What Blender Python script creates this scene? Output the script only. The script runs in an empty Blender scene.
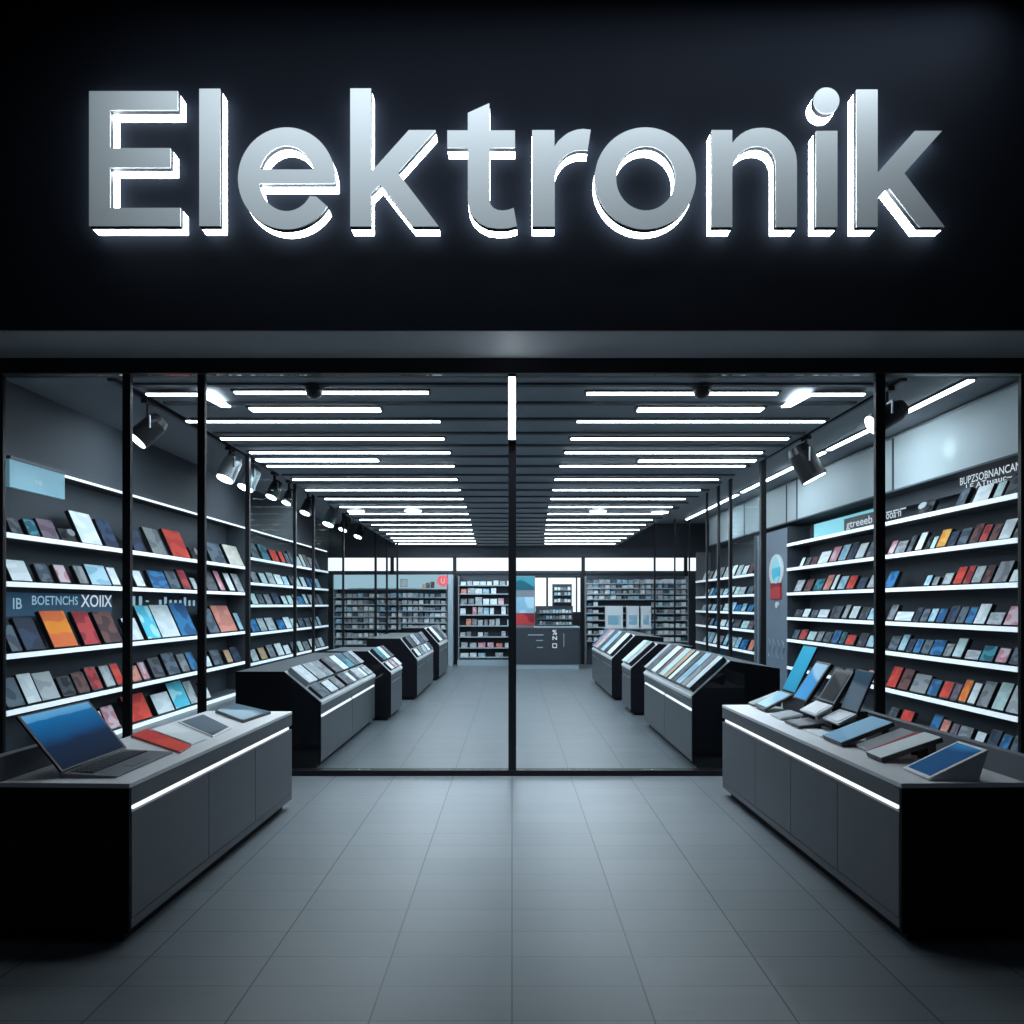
import bpy, bmesh, math, random
from mathutils import Vector, Matrix
from mathutils.geometry import tessellate_polygon

random.seed(11)
scene = bpy.context.scene
C = scene.collection
F = 640.0            # focal length in pixels of the 1024 frame
H = 1.7              # eye height
def PX(px, d): return (px - 512.0) * d / F
def PZ(py, d): return H + (605.0 - py) * d / F

# ------------------------------------------------------------------ materials
MATS = {}
def principled(name, col, rough=0.5, metal=0.0, spec=0.5, emit=None, estr=0.0, coat=0.0):
    if name in MATS: return MATS[name]
    m = bpy.data.materials.new(name); m.use_nodes = True
    b = m.node_tree.nodes['Principled BSDF']
    b.inputs['Base Color'].default_value = (*col, 1)
    b.inputs['Roughness'].default_value = rough
    b.inputs['Metallic'].default_value = metal
    b.inputs['Specular IOR Level'].default_value = spec
    b.inputs['Coat Weight'].default_value = coat
    if emit:
        b.inputs['Emission Color'].default_value = (*emit, 1)
        b.inputs['Emission Strength'].default_value = estr
    MATS[name] = m
    return m
def noisy(name, col, rough=0.5, metal=0.0, spec=0.5, amount=0.12, scale=6.0, stretch=(1, 1, 1), bump=0.0):
    """a plain surface with a little procedural unevenness"""
    if name in MATS: return MATS[name]
    m = principled(name, col, rough, metal, spec)
    nt = m.node_tree; b = nt.nodes['Principled BSDF']
    tc = nt.nodes.new('ShaderNodeTexCoord'); mp = nt.nodes.new('ShaderNodeMapping')
    mp.inputs['Scale'].default_value = stretch
    nz = nt.nodes.new('ShaderNodeTexNoise'); nz.inputs['Scale'].default_value = scale; nz.inputs['Detail'].default_value = 4
    mr = nt.nodes.new('ShaderNodeMapRange'); mr.inputs['To Min'].default_value = 1 - amount; mr.inputs['To Max'].default_value = 1 + amount
    mx = nt.nodes.new('ShaderNodeVectorMath'); mx.operation = 'SCALE'; mx.inputs[0].default_value = col
    L = nt.links.new
    L(tc.outputs['Object'], mp.inputs['Vector']); L(mp.outputs[0], nz.inputs['Vector'])
    L(nz.outputs[0], mr.inputs['Value']); L(mr.outputs[0], mx.inputs['Scale']); L(mx.outputs[0], b.inputs['Base Color'])
    if bump:
        bp = nt.nodes.new('ShaderNodeBump'); bp.inputs['Strength'].default_value = bump
        L(nz.outputs[0], bp.inputs['Height']); L(bp.outputs[0], b.inputs['Normal'])
    return m
def emissive(name, col, s):
    if name in MATS: return MATS[name]
    m = bpy.data.materials.new(name); m.use_nodes = True
    nt = m.node_tree; nt.nodes.clear()
    e = nt.nodes.new('ShaderNodeEmission'); e.inputs[0].default_value = (*col, 1); e.inputs[1].default_value = s
    o = nt.nodes.new('ShaderNodeOutputMaterial'); nt.links.new(e.outputs[0], o.inputs[0])
    MATS[name] = m
    return m
def glass(name, tint=(0.93, 0.97, 0.985), ior=1.35, k=1.0):
    m = bpy.data.materials.new(name); m.use_nodes = True
    nt = m.node_tree; nt.nodes.clear()
    t = nt.nodes.new('ShaderNodeBsdfTransparent'); t.inputs[0].default_value = (*tint, 1)
    g = nt.nodes.new('ShaderNodeBsdfGlossy'); g.inputs['Roughness'].default_value = 0.02
    f = nt.nodes.new('ShaderNodeFresnel'); f.inputs[0].default_value = ior
    x = nt.nodes.new('ShaderNodeMixShader'); o = nt.nodes.new('ShaderNodeOutputMaterial')
    L = nt.links.new
    q = nt.nodes.new('ShaderNodeMath'); q.operation = 'MULTIPLY'; q.inputs[1].default_value = k
    L(f.outputs[0], q.inputs[0]); L(q.outputs[0], x.inputs[0]); L(t.outputs[0], x.inputs[1]); L(g.outputs[0], x.inputs[2]); L(x.outputs[0], o.inputs[0])
    return m
def printed(name, col, col2=None, rough=0.35, estr=0.0):
    """printed cover / lit display: two tones in soft shapes, different on every object"""
    if name in MATS: return MATS[name]
    m = principled(name, col, max(rough, .5), 0, .12)
    nt = m.node_tree; b = nt.nodes['Principled BSDF']; L = nt.links.new
    if col2 is None: col2 = tuple(c * 0.55 + 0.02 for c in col)
    tc = nt.nodes.new('ShaderNodeTexCoord'); oi = nt.nodes.new('ShaderNodeObjectInfo')
    mu = nt.nodes.new('ShaderNodeMath'); mu.operation = 'MULTIPLY'; mu.inputs[1].default_value = 90
    ad = nt.nodes.new('ShaderNodeVectorMath'); ad.operation = 'ADD'
    mp = nt.nodes.new('ShaderNodeMapping'); mp.inputs['Scale'].default_value = (1.5, 1, 2.6)
    nz = nt.nodes.new('ShaderNodeTexNoise'); nz.inputs['Scale'].default_value = 1.15; nz.inputs['Detail'].default_value = 0.0
    rp = nt.nodes.new('ShaderNodeValToRGB')
    rp.color_ramp.elements[0].position = 0.47; rp.color_ramp.elements[0].color = (*col2, 1)
    rp.color_ramp.elements[1].position = 0.515; rp.color_ramp.elements[1].color = (*col, 1)
    L(oi.outputs['Random'], mu.inputs[0]); L(tc.outputs['Object'], mp.inputs['Vector'])
    L(mp.outputs[0], ad.inputs[0]); L(mu.outputs[0], ad.inputs[1]); L(ad.outputs[0], nz.inputs['Vector'])
    L(nz.outputs[0], rp.inputs[0]); L(rp.outputs[0], b.inputs['Base Color'])
    if estr > .1:
        b.inputs['Specular IOR Level'].default_value = 0.03
    if estr:
        L(rp.outputs[0], b.inputs['Emission Color']); b.inputs['Emission Strength'].default_value = estr
    return m
def wallpaper(name, axis, stops, estr=0.5, wav=0.12):
    """screen wallpaper: colour bands along one object axis (0..1), edges waved by noise"""
    m = principled(name, (0.003, 0.003, 0.004), 0.5)
    nt = m.node_tree; b = nt.nodes['Principled BSDF']; L = nt.links.new
    tc = nt.nodes.new('ShaderNodeTexCoord'); sp = nt.nodes.new('ShaderNodeSeparateXYZ')
    nz = nt.nodes.new('ShaderNodeTexNoise'); nz.inputs['Scale'].default_value = 3.5
    mr = nt.nodes.new('ShaderNodeMath'); mr.operation = 'MULTIPLY_ADD'; mr.inputs[1].default_value = wav; 
    rp = nt.nodes.new('ShaderNodeValToRGB')
    el = rp.color_ramp.elements
    while len(el) < len(stops): el.new(0.5)
    for e, (p, c) in zip(el, stops): e.position = p; e.color = (*c, 1)
    L(tc.outputs['Object'], sp.inputs[0]); L(tc.outputs['Object'], nz.inputs['Vector'])
    L(nz.outputs[0], mr.inputs[0]); L(sp.outputs[axis], mr.inputs[2])
    L(mr.outputs[0], rp.inputs[0]); L(rp.outputs[0], b.inputs['Base Color'])
    nt.links.remove(b.inputs['Base Color'].links[0]); b.inputs['Specular IOR Level'].default_value = 0.03; b.inputs['Roughness'].default_value = 0.5
    L(rp.outputs[0], b.inputs['Emission Color']); b.inputs['Emission Strength'].default_value = estr*2
    return m

def tile_floor():
    m = principled('stone_floor_tiles', (0.2, 0.22, 0.24), 0.34, 0, 0.45)
    nt = m.node_tree; b = nt.nodes['Principled BSDF']; L = nt.links.new
    tc = nt.nodes.new('ShaderNodeTexCoord')
    def brick(w, h, mortar):
        n = nt.nodes.new('ShaderNodeTexBrick'); n.offset = 0.0; n.squash = 1.0
        n.inputs['Scale'].default_value = 1; n.inputs['Brick Width'].default_value = w; n.inputs['Row Height'].default_value = h
        n.inputs['Mortar Size'].default_value = mortar; n.inputs['Mortar Smooth'].default_value = 0.2; n.inputs['Bias'].default_value = 0
        L(tc.outputs['Object'], n.inputs['Vector']); return n
    long_ = brick(0.583, 400.0, 0.0042)
    cross = brick(400.0, 0.238, 0.0022)
    tone = brick(0.583, 0.238, 0.0)
    tone.inputs['Color1'].default_value = (0.135, 0.157, 0.172, 1); tone.inputs['Color2'].default_value = (0.150, 0.173, 0.189, 1)
    nz = nt.nodes.new('ShaderNodeTexNoise'); nz.inputs['Scale'].default_value = 3.0; nz.inputs['Detail'].default_value = 6
    mp = nt.nodes.new('ShaderNodeMapping'); mp.inputs['Scale'].default_value = (0.6, 6, 1)
    L(tc.outputs['Object'], mp.inputs['Vector']); L(mp.outputs[0], nz.inputs['Vector'])
    mr = nt.nodes.new('ShaderNodeMapRange'); mr.inputs['To Min'].default_value = 0.86; mr.inputs['To Max'].default_value = 1.12
    L(nz.outputs[0], mr.inputs['Value'])
    sc = nt.nodes.new('ShaderNodeVectorMath'); sc.operation = 'SCALE'
    L(tone.outputs['Color'], sc.inputs[0]); L(mr.outputs[0], sc.inputs['Scale'])
    m1 = nt.nodes.new('ShaderNodeMix'); m1.data_type = 'RGBA'; m1.inputs['B'].default_value = (0.03, 0.034, 0.04, 1)
    m2 = nt.nodes.new('ShaderNodeMix'); m2.data_type = 'RGBA'; m2.inputs['B'].default_value = (0.035, 0.04, 0.045, 1)
    f2 = nt.nodes.new('ShaderNodeMath'); f2.operation = 'MULTIPLY'; f2.inputs[1].default_value = 0.75
    L(cross.outputs['Fac'], f2.inputs[0]); L(f2.outputs[0], m1.inputs['Factor']); L(sc.outputs[0], m1.inputs['A'])
    L(long_.outputs['Fac'], m2.inputs['Factor']); L(m1.outputs['Result'], m2.inputs['A'])
    L(m2.outputs['Result'], b.inputs['Base Color'])
    rr = nt.nodes.new('ShaderNodeMapRange'); rr.inputs['To Min'].default_value = 0.26; rr.inputs['To Max'].default_value = 0.42
    L(nz.outputs[0], rr.inputs['Value']); L(rr.outputs[0], b.inputs['Roughness'])
    return m

M = {}
M['floor'] = tile_floor()
M['fascia'] = noisy('dark_navy_fascia_panel', (0.0044, 0.0058, 0.0090), 0.8, 0, 0.02, 0.12, 1.5)
M['soffit'] = noisy('grey_soffit_panel', (0.36, 0.385, 0.41), 0.55, 0.0, 0.3, 0.06, 2)
M['black'] = noisy('black_powder_coated_metal', (0.008, 0.009, 0.013), 0.42, 0.0, 0.35, 0.2, 9)
M['blackmatte'] = noisy('black_laminate', (0.011, 0.011, 0.016), 0.6, 0.0, 0.1, 0.1, 5)
M['ceil'] = noisy('charcoal_ceiling', (0.17, 0.19, 0.215), 0.7, 0, 0.3, 0.08, 2)
M['raft'] = noisy('charcoal_ceiling_raft', (0.20, 0.225, 0.255), 0.6, 0, 0.3, 0.08, 2)
M['wall'] = noisy('dark_slate_wall', (0.055, 0.066, 0.080), 0.65, 0, 0.3, 0.08, 1.5)
M['wallpanel'] = noisy('pale_grey_wall_panel', (0.35, 0.415, 0.44), 0.5, 0, 0.3, 0.05, 0.8)
M['bluepanel'] = noisy('blue_grey_wall_panel', (0.16, 0.21, 0.27), 0.45, 0, 0.4, 0.07, 1.5)
M['counter'] = noisy('graphite_cabinet_front', (0.115, 0.128, 0.145), 0.5, 0.0, 0.4, 0.08, 30, (1, 0.03, 1))
M['kiosk'] = noisy('brushed_grey_cabinet_front', (0.105, 0.12, 0.132), 0.42, 0.3, 0.5, 0.10, 30, (1, 0.03, 1))
M['top'] = noisy('pale_grey_worktop', (0.72, 0.75, 0.77), 0.4, 0, 0.5, 0.04, 8)
M['upstand'] = noisy('grey_upstand', (0.20, 0.22, 0.25), 0.5, 0, 0.4, 0.05, 8)
M['backpanel'] = noisy('slate_shelf_back', (0.060, 0.072, 0.088), 0.6, 0, 0.3, 0.1, 2)
M['shelf'] = noisy('grey_shelf_board', (0.10, 0.115, 0.13), 0.5, 0, 0.4, 0.06, 6)
M['lip'] = principled('white_lit_shelf_edge', (0.8, 0.84, 0.87), 0.4, 0, 0.4, (0.84, 0.92, 1.0), 0.62)
M['strip'] = emissive('white_led_diffuser', (0.86, 0.94, 1.0), 14.0)
M['strip2'] = emissive('white_led_line', (0.9, 0.96, 1.0), 1.3)
M['cornice'] = emissive('white_led_cornice', (0.88, 0.95, 1.0), 1.6)
M['housing'] = principled('black_light_housing', (0.02, 0.022, 0.026), 0.5)
M['face'] = noisy('brushed_silver_letter_face', (0.56, 0.62, 0.65), 0.6, 0.0, 0.25, 0.03, 20, (0.2, 1, 4))
M['return'] = principled('dark_letter_return', (0.045, 0.052, 0.06), 0.5, 0.2)
M['glow'] = emissive('white_letter_glow', (0.86, 0.95, 1.0), 18.0)
M['glass'] = glass('clear_shop_glass')
M['glass2'] = glass('clear_partition_glass', (0.95, 0.985, 0.99), 1.2, 0.012)
M['case'] = principled('black_device_case', (0.012, 0.013, 0.017), 0.4)
M['chrome'] = principled('grey_metal', (0.38, 0.42, 0.45), 0.3, 0.7)
M['white'] = principled('white_plastic', (0.75, 0.78, 0.80), 0.4)
M['silver'] = principled('silver_device_case', (0.5, 0.53, 0.56), 0.35, 0.4)
M['lens'] = emissive('bright_lamp_lens', (0.92, 0.97, 1.0), 8.0)
M['sky'] = emissive('daylight_pane', (0.96, 0.98, 1.0), 1.3)
M['skydim'] = emissive('pale_blue_lit_panel', (0.42, 0.64, 0.74), 0.85)
M['letterwhite'] = emissive('white_sign_lettering', (0.85, 0.93, 1.0), 0.8)
M['letterblue'] = emissive('pale_blue_sign_lettering', (0.42, 0.66, 0.85), 0.7)
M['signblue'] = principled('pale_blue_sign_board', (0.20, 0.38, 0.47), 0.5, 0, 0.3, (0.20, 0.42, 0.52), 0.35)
M['signteal'] = principled('teal_lit_sign_board', (0.22, 0.50, 0.56), 0.5, 0, 0.3, (0.25, 0.62, 0.70), 0.5)
M['signdark'] = principled('dark_sign_board', (0.05, 0.07, 0.09), 0.5)
M['red'] = principled('red_sign_face', (0.65, 0.08, 0.09), 0.5, 0, 0.4, (0.8, 0.12, 0.14), 0.35)
M['desk'] = noisy('dark_service_desk', (0.035, 0.045, 0.058), 0.5, 0, 0.4, 0.08, 4)
M['plinth'] = principled('pale_blue_grey_plinth', (0.33, 0.41, 0.46), 0.5)

PAL = {  # colour word: (main, second tone)
 'white': ((0.74, 0.80, 0.82), (0.62, 0.70, 0.73)), 'cream': ((0.72, 0.70, 0.62), (0.60, 0.60, 0.54)),
 'pale grey': ((0.46, 0.50, 0.52), (0.33, 0.37, 0.40)), 'grey': ((0.27, 0.29, 0.31), (0.17, 0.19, 0.21)),
 'slate': ((0.11, 0.15, 0.19), (0.06, 0.08, 0.11)), 'charcoal': ((0.045, 0.052, 0.065), (0.10, 0.115, 0.135)),
 'black': ((0.018, 0.020, 0.027), (0.06, 0.07, 0.085)), 'navy': ((0.040, 0.065, 0.12), (0.025, 0.035, 0.065)),
 'blue': ((0.035, 0.20, 0.43), (0.02, 0.10, 0.25)), 'pale blue': ((0.40, 0.60, 0.70), (0.25, 0.45, 0.58)),
 'cyan': ((0.10, 0.56, 0.74), (0.42, 0.78, 0.86)), 'teal': ((0.05, 0.26, 0.32), (0.02, 0.11, 0.15)),
 'orange': ((0.88, 0.28, 0.025), (0.78, 0.17, 0.05)), 'amber': ((0.78, 0.42, 0.10), (0.68, 0.30, 0.06)),
 'red': ((0.72, 0.075, 0.05), (0.58, 0.05, 0.04)), 'crimson': ((0.50, 0.055, 0.06), (0.28, 0.03, 0.04)),
 'pink': ((0.58, 0.24, 0.30), (0.62, 0.50, 0.54)), 'salmon': ((0.66, 0.26, 0.20), (0.52, 0.20, 0.16)),
 'mauve': ((0.20, 0.145, 0.19), (0.13, 0.10, 0.14)), 'brown': ((0.16, 0.07, 0.065), (0.075, 0.04, 0.045)),
 'tan': ((0.50, 0.34, 0.20), (0.40, 0.28, 0.18)), 'mint': ((0.50, 0.66, 0.66), (0.42, 0.57, 0.58)),
}
def pmat(c): return printed('printed_' + c.replace(' ', '_'), *PAL[c], estr=0.06)

# ------------------------------------------------------------------ builders
ORG = {}
def bx(bm, x0, x1, y0, y1, z0, z1):
    x0, x1 = sorted((x0, x1)); y0, y1 = sorted((y0, y1)); z0, z1 = sorted((z0, z1))
    v = [bm.verts.new(p) for p in ((x0,y0,z0),(x1,y0,z0),(x1,y1,z0),(x0,y1,z0),(x0,y0,z1),(x1,y0,z1),(x1,y1,z1),(x0,y1,z1))]
    for f in ((0,3,2,1),(4,5,6,7),(0,1,5,4),(1,2,6,5),(2,3,7,6),(3,0,4,7)): bm.faces.new([v[i] for i in f])
def prism(bm, poly, a0, a1, axis='y'):
    """extrude a polygon [(u,w)] between a0 and a1: axis y -> (u,a,w); x -> (a,u,w); z -> (u,w,a)"""
    def P(u, w, a): return {'y': (u, a, w), 'x': (a, u, w), 'z': (u, w, a)}[axis]
    A = [bm.verts.new(P(u, w, a0)) for u, w in poly]; B = [bm.verts.new(P(u, w, a1)) for u, w in poly]
    n = len(poly)
    bm.faces.new(A); bm.faces.new(B[::-1])
    for i in range(n): bm.faces.new((A[i], B[i], B[(i+1) % n], A[(i+1) % n]))
    bmesh.ops.recalc_face_normals(bm, faces=bm.faces)
def cyl(bm, p0, p1, r0, r1=None, seg=20, caps=True):
    r1 = r0 if r1 is None else r1
    p0, p1 = Vector(p0), Vector(p1); ax = (p1 - p0).normalized()
    u = ax.orthogonal().normalized(); w = ax.cross(u)
    ring = lambda p, r: [bm.verts.new(p + (u*math.cos(t) + w*math.sin(t))*r) for t in [2*math.pi*i/seg for i in range(seg)]]
    A, B = ring(p0, r0), ring(p1, r1)
    for i in range(seg): bm.faces.new((A[i], A[(i+1) % seg], B[(i+1) % seg], B[i]))
    if caps: bm.faces.new(A[::-1]); bm.faces.new(B)
def NB(): return bmesh.new()
def link(o, parent=None):
    C.objects.link(o)
    if parent is not None: o.parent = parent
    return o
def obj(name, bm, mat, parent=None, bevel=0.0, org=None, smooth=False):
    """bm holds world coordinates; a child is stored relative to its parent's world origin"""
    if parent is not None: o_ = ORG[parent.name]
    else: o_ = Vector(org) if org is not None else Vector((0, 0, 0))
    bmesh.ops.recalc_face_normals(bm, faces=bm.faces)
    bmesh.ops.translate(bm, verts=bm.verts, vec=-o_)
    me = bpy.data.meshes.new(name); bm.to_mesh(me); bm.free()
    me.materials.append(mat)
    if smooth:
        for p in me.polygons: p.use_smooth = True
    o = bpy.data.objects.new(name, me); link(o, parent)
    if parent is None: o.location = o_
    ORG[o.name] = o_
    if bevel:
        b = o.modifiers.new('bevel', 'BEVEL'); b.width = bevel; b.segments = 2; b.limit_method = 'ANGLE'; b.angle_limit = 0.7
    return o
def box(name, mat, ext, parent=None, bevel=0.0, org=None):
    bm = NB(); bx(bm, *ext); return obj(name, bm, mat, parent, bevel, org)
def tag(o, label, cat, group=None, kind=None):
    o['label'] = label; o['category'] = cat
    if group: o['group'] = group
    if kind: o['kind'] = kind
    return o
def thing(name, loc, label, cat, group=None):
    o = bpy.data.objects.new(name, None); link(o); o.location = loc; o.empty_display_size = 0.1
    ORG[o.name] = Vector(loc)
    return tag(o, label, cat, group)
def struct(name, mat, ext, parent=None, bevel=0.0):
    o = box(name, mat, ext, parent, bevel)
    if parent is None: o['kind'] = 'structure'
    return o
def text_mesh(body, size, ext=0.004, bold=0.0):
    cu = bpy.data.curves.new('lettering', 'FONT'); cu.body = body; cu.size = size; cu.extrude = ext; cu.offset = bold
    cu.align_x = 'LEFT'; cu.resolution_u = 3
    o = bpy.data.objects.new('tmp_text', cu); C.objects.link(o)
    dg = bpy.context.evaluated_depsgraph_get(); dg.update()
    me = bpy.data.meshes.new_from_object(o.evaluated_get(dg))
    bpy.data.objects.remove(o); bpy.data.curves.remove(cu)
    return me
def lettering(body, width, height, origin, right, up, mat, parent, bold=0.0, name='lettering'):
    """flat lettering stretched to width x height; lower-left corner at origin (world)"""
    me = text_mesh(body, 1.0, 0.0, bold)
    xs = [v.co.x for v in me.vertices]; ys = [v.co.y for v in me.vertices]
    x0, x1, y0, y1 = min(xs), max(xs), min(ys), max(ys)
    right, up = Vector(right), Vector(up); nrm = right.cross(up)
    og = Vector(origin) - ORG[parent.name]
    for v in me.vertices:
        v.co = og + right*((v.co.x-x0)/(x1-x0)*width) + up*((v.co.y-y0)/(y1-y0)*height) + nrm*0.0
    me.materials.clear(); me.materials.append(mat)
    o = bpy.data.objects.new(name, me); link(o, parent); ORG[o.name] = ORG[parent.name]
    return o

# ------------------------------------------------------------------ setting
YF, YB = 6.40, 18.50           # shop front glazing plane, rear wall
ZC = 4.05                      # ceiling
struct('floor', M['floor'], (-9, 9, -3.0, YB + 0.1, -0.08, 0.0))
struct('wall_front_fascia', M['fascia'], (-9, 9, 5.714, 5.86, 4.155, 8.6))
struct('trim_soffit', M['soffit'], (-9, 9, 5.718, 6.36, 4.147, 4.1545))
struct('wall_front_left', M['blackmatte'], (-9, -5.14, 6.36, 6.50, 0, 4.15))
struct('wall_front_right', M['blackmatte'], (5.14, 9, 6.36, 6.50, 0, 4.15))
struct('trim_header', M['black'], (-5.14, 5.14, 6.34, 6.48, 4.00, 4.15))
struct('trim_sill', M['black'], (-5.14, 5.14, 6.36, 6.46, 0.0, 0.055))
struct('wall_left', M['wall'], (-5.85, -5.68, 6.50, YB, 0, ZC + .1))
struct('wall_right', M['wall'], (5.68, 5.85, 6.50, YB, 0, ZC + .1))
struct('wall_back', M['wall'], (-5.85, 5.85, YB, YB + 0.12, 0, ZC + .1))
struct('ceiling', M['ceil'], (-5.85, 5.85, 6.50, YB, ZC, ZC + 0.12))
# bulkheads above the wall units
struct('trim_bulkhead_left', M['wall'], (-5.68, -5.28, 6.52, YB, 3.24, ZC))
o = struct('trim_bulkhead_right', M['wallpanel'], (5.30, 5.68, 6.52, 17.2, 3.27, ZC - 0.02))
for yj in (8.9, 11.9, 12.35, 14.6):                                   # joints between the wall panels
    struct('panel_joint', M['wall'], (5.292, 5.30, yj - 0.02, yj + 0.02, 3.27, ZC - .02), parent=o)
struct('trim_ledge_right', M['wall'], (5.20, 5.68, 6.52, 17.2, 3.245, 3.27))
struct('trim_cornice_right', M['chrome'], (5.27, 5.30, 6.52, 17.2, ZC - 0.035, ZC - 0.02))

# sloping ceiling raft between the wall zones
def raft_z(d): return H + 2.695 - 0.0539 * d
bm = NB()
a0, a1 = 6.52, 18.45
prof = [(-4.04, a0), (4.02, a0), (3.0, a1), (-3.3, a1)]
lo = [bm.verts.new((x, y, raft_z(y))) for x, y in prof]; hi = [bm.verts.new((x, y, min(raft_z(y) + 0.09, ZC - 0.002))) for x, y in prof]
bm.faces.new(lo); bm.faces.new(hi[::-1])
for i in range(4): bm.faces.new((lo[i], lo[(i+1) % 4], hi[(i+1) % 4], hi[i]))
o = obj('ceiling_raft', bm, M['raft']); o['kind'] = 'structure'
for k in range(22):                                                   # shallow battens across the raft, coloured dark to stand in for shadow bands
    yb_ = 6.75 + k * 0.53
    t = (yb_ - a0) / (a1 - a0); xl = -4.0 + t * 0.74; xr = 3.97 - t * 1.0
    b_ = NB(); z_ = raft_z(yb_); bx(b_, xl, xr, yb_ - .035, yb_ + .035, z_ - 0.022, z_ + 0.01)
    obj('batten', b_, M['wall'], o)

# shop front: posts, panes
def post(x, y, w, z1, dep=0.07, z0=0.0, name='trim_post'):
    return struct(name, M['black'], (x - w/2, x + w/2, y - dep/2, y + dep/2, z0, z1), bevel=0.004)
fx = [-5.105, -3.845, -3.10, 0.003, 3.675, 5.105]
fw = [0.06, 0.08, 0.075, 0.078, 0.095, 0.06]
for x, w in zip(fx, fw): post(x, YF, w, 4.0, 0.045, 0.055)
for i in range(5):
    g = struct('window_%d' % (i + 1), M['glass'], (fx[i] + fw[i]/2, fx[i+1] - fw[i+1]/2, YF - 0.006, YF + 0.006, 0.056, 3.999))
# inner glazed partitions beside the aisle
LP = [(-3.85, 9.33, .06), (-3.85, 11.35, .05), (-3.85, 12.4, .05), (-3.85, 14.6, .045), (-3.75, 17.6, .06), (-3.45, 17.65, .05), (-3.17, 17.7, .05)]
RP = [(3.84, 9.80, .08), (3.84, 11.25, .055), (3.84, 11.9, .05), (3.84, 12.6, .04), (3.9, 17.5, .05), (4.45, 17.5, .04), (4.85, 17.5, .04)]
for x, y, w in LP + RP:
    inside = -4.1 + (y - a0) / (a1 - a0) * 0.83 < x < 3.97 - (y - a0) / (a1 - a0)
    post(x, y, w, (raft_z(y) - .002) if inside else ZC, w)
n = 6
for (xa, ya, yb_) in ((-3.85, 9.33, 11.35), (-3.85, 12.4, 14.6), (3.84, 9.80, 11.25)):
    top_ = raft_z(yb_) - 0.05
    struct('window_%d' % n, M['glass2'], (xa - 0.005, xa + 0.005, ya + .045, yb_ - .035, 0.002, top_)); n += 1

# rear glazing band
xs_ = [-6.0 + .2, -3.45, -1.65, 2.05, 5.0, 5.8]
o = struct('trim_rear_band', M['wall'], (-5.68, 5.68, YB - .05, YB, 2.60, 2.68))
for i in range(len(xs_) - 1):
    w_ = struct('window_%d' % n, M['black'], (xs_[i] + .03, xs_[i+1] - .03, YB - 0.04, YB - 0.002, 2.66, 3.08)); n += 1
    box('pane', M['sky'], (xs_[i] + .05, xs_[i+1] - .05, YB - 0.05, YB - 0.041, 2.685, 3.06), w_)
for xm in xs_[1:-1]:
    struct('trim_mullion', M['black'], (xm - .05, xm + .05, YB - .09, YB - .052, 0.0, 3.1))

# ------------------------------------------------------------------ sign letters
def arc(cx, cy, rx, ry, a0, a1, n=40):
    return [(cx + rx*math.cos(math.radians(a0 + (a1-a0)*i/n)), cy - ry*math.sin(math.radians(a0 + (a1-a0)*i/n))) for i in range(n + 1)]
def ang(cx, cy, rx, ry, x, y): return math.degrees(math.atan2(-(y - cy)/ry, (x - cx)/rx))
ec, er, ei = (286.5, 178.3), (48.6, 51.0), (27.8, 32.7)
a_end = ang(*ec, *er, 331.0, 208.9) % 360; a_in = ang(*ec, *ei, 313.5, 196.4) % 360
e_out = [(334.6, 183.4)] + arc(*ec, *er, -4, a_end, 70) + [(316.3, 196.6)] + arc(*ec, *ei, a_in - 3, 190, 30) + [(259.9, 183.4)]
a_h = math.degrees(math.asin((178.3 - 169.4) / ei[1]))
e_hole = arc(ec[0], ec[1], *ei, a_h, 180 - a_h, 36)
k_a = [(350.2,88.3),(371,88.3),(371,172),(408.8,130),(435.6,130),(397.8,172.4),(438.8,226.4),(413.4,226.4),(380.3,184.2),(371,193.3),(371,226.4),(350.2,226.4)]
k_b = [(856.6,89.4),(877.7,89.4),(877.7,172.6),(914.8,130.8),(942,130.8),(904.4,173.2),(944.8,226.9),(919.4,226.9),(888.4,187),(877.7,198.6),(877.7,226.9),(856.6,226.9)]
t_ = [(467.8,112.8),(489.4,103),(489.4,130.3),(515,130.3),(515,147.5),(489.4,147.5),(489.4,198),(490.4,204),(493.4,208),(498,210),(503,210.4),(508,209.8),(513.8,207.8),(516.9,226),
      (508,228.2),(498,228.6),(488,227.2),(479.5,223),(473,216.5),(469.3,209),(467.8,200),(467.8,147.5),(447.3,147.5),(447.3,130.3),(467.8,130.3)]
r_ = [(532.2,130),(554.5,130),(554.5,146.6),(558.2,141),(563.4,136.2),(568,133),(572.8,130.8),(578,129.4),(583,128.8),(590.8,129.6),(587.7,150.2),(582,149.6),(577,150),(572,151.4),(567.5,153.8),(563.5,157),(560.3,161),(557.6,165.6),(555.6,172),(554.8,178),(554.8,226.4),(532.2,226.4)]
n_ = [(711.7,130),(732.3,130),(732.3,143),(736.2,138.2),(741,133.9),(746,131),(751.6,128.9),(757,128),(763,127.7),(769,128.3),(775,130),(781,133),(786,137),(790.5,142),(793.8,147.6),(796,154),(796.9,161),(797,170),(797,226.9),
      (775.8,226.9),(775.8,166),(775,159.5),(772.9,154),(769.6,150),(765.6,147.6),(761,146.4),(756.3,146.1),(751,146.9),(746,148.8),(741,152),(737,156.4),(734,162),(732.6,168),(732.3,174),(732.3,226.9),(711.7,226.9)]
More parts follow.
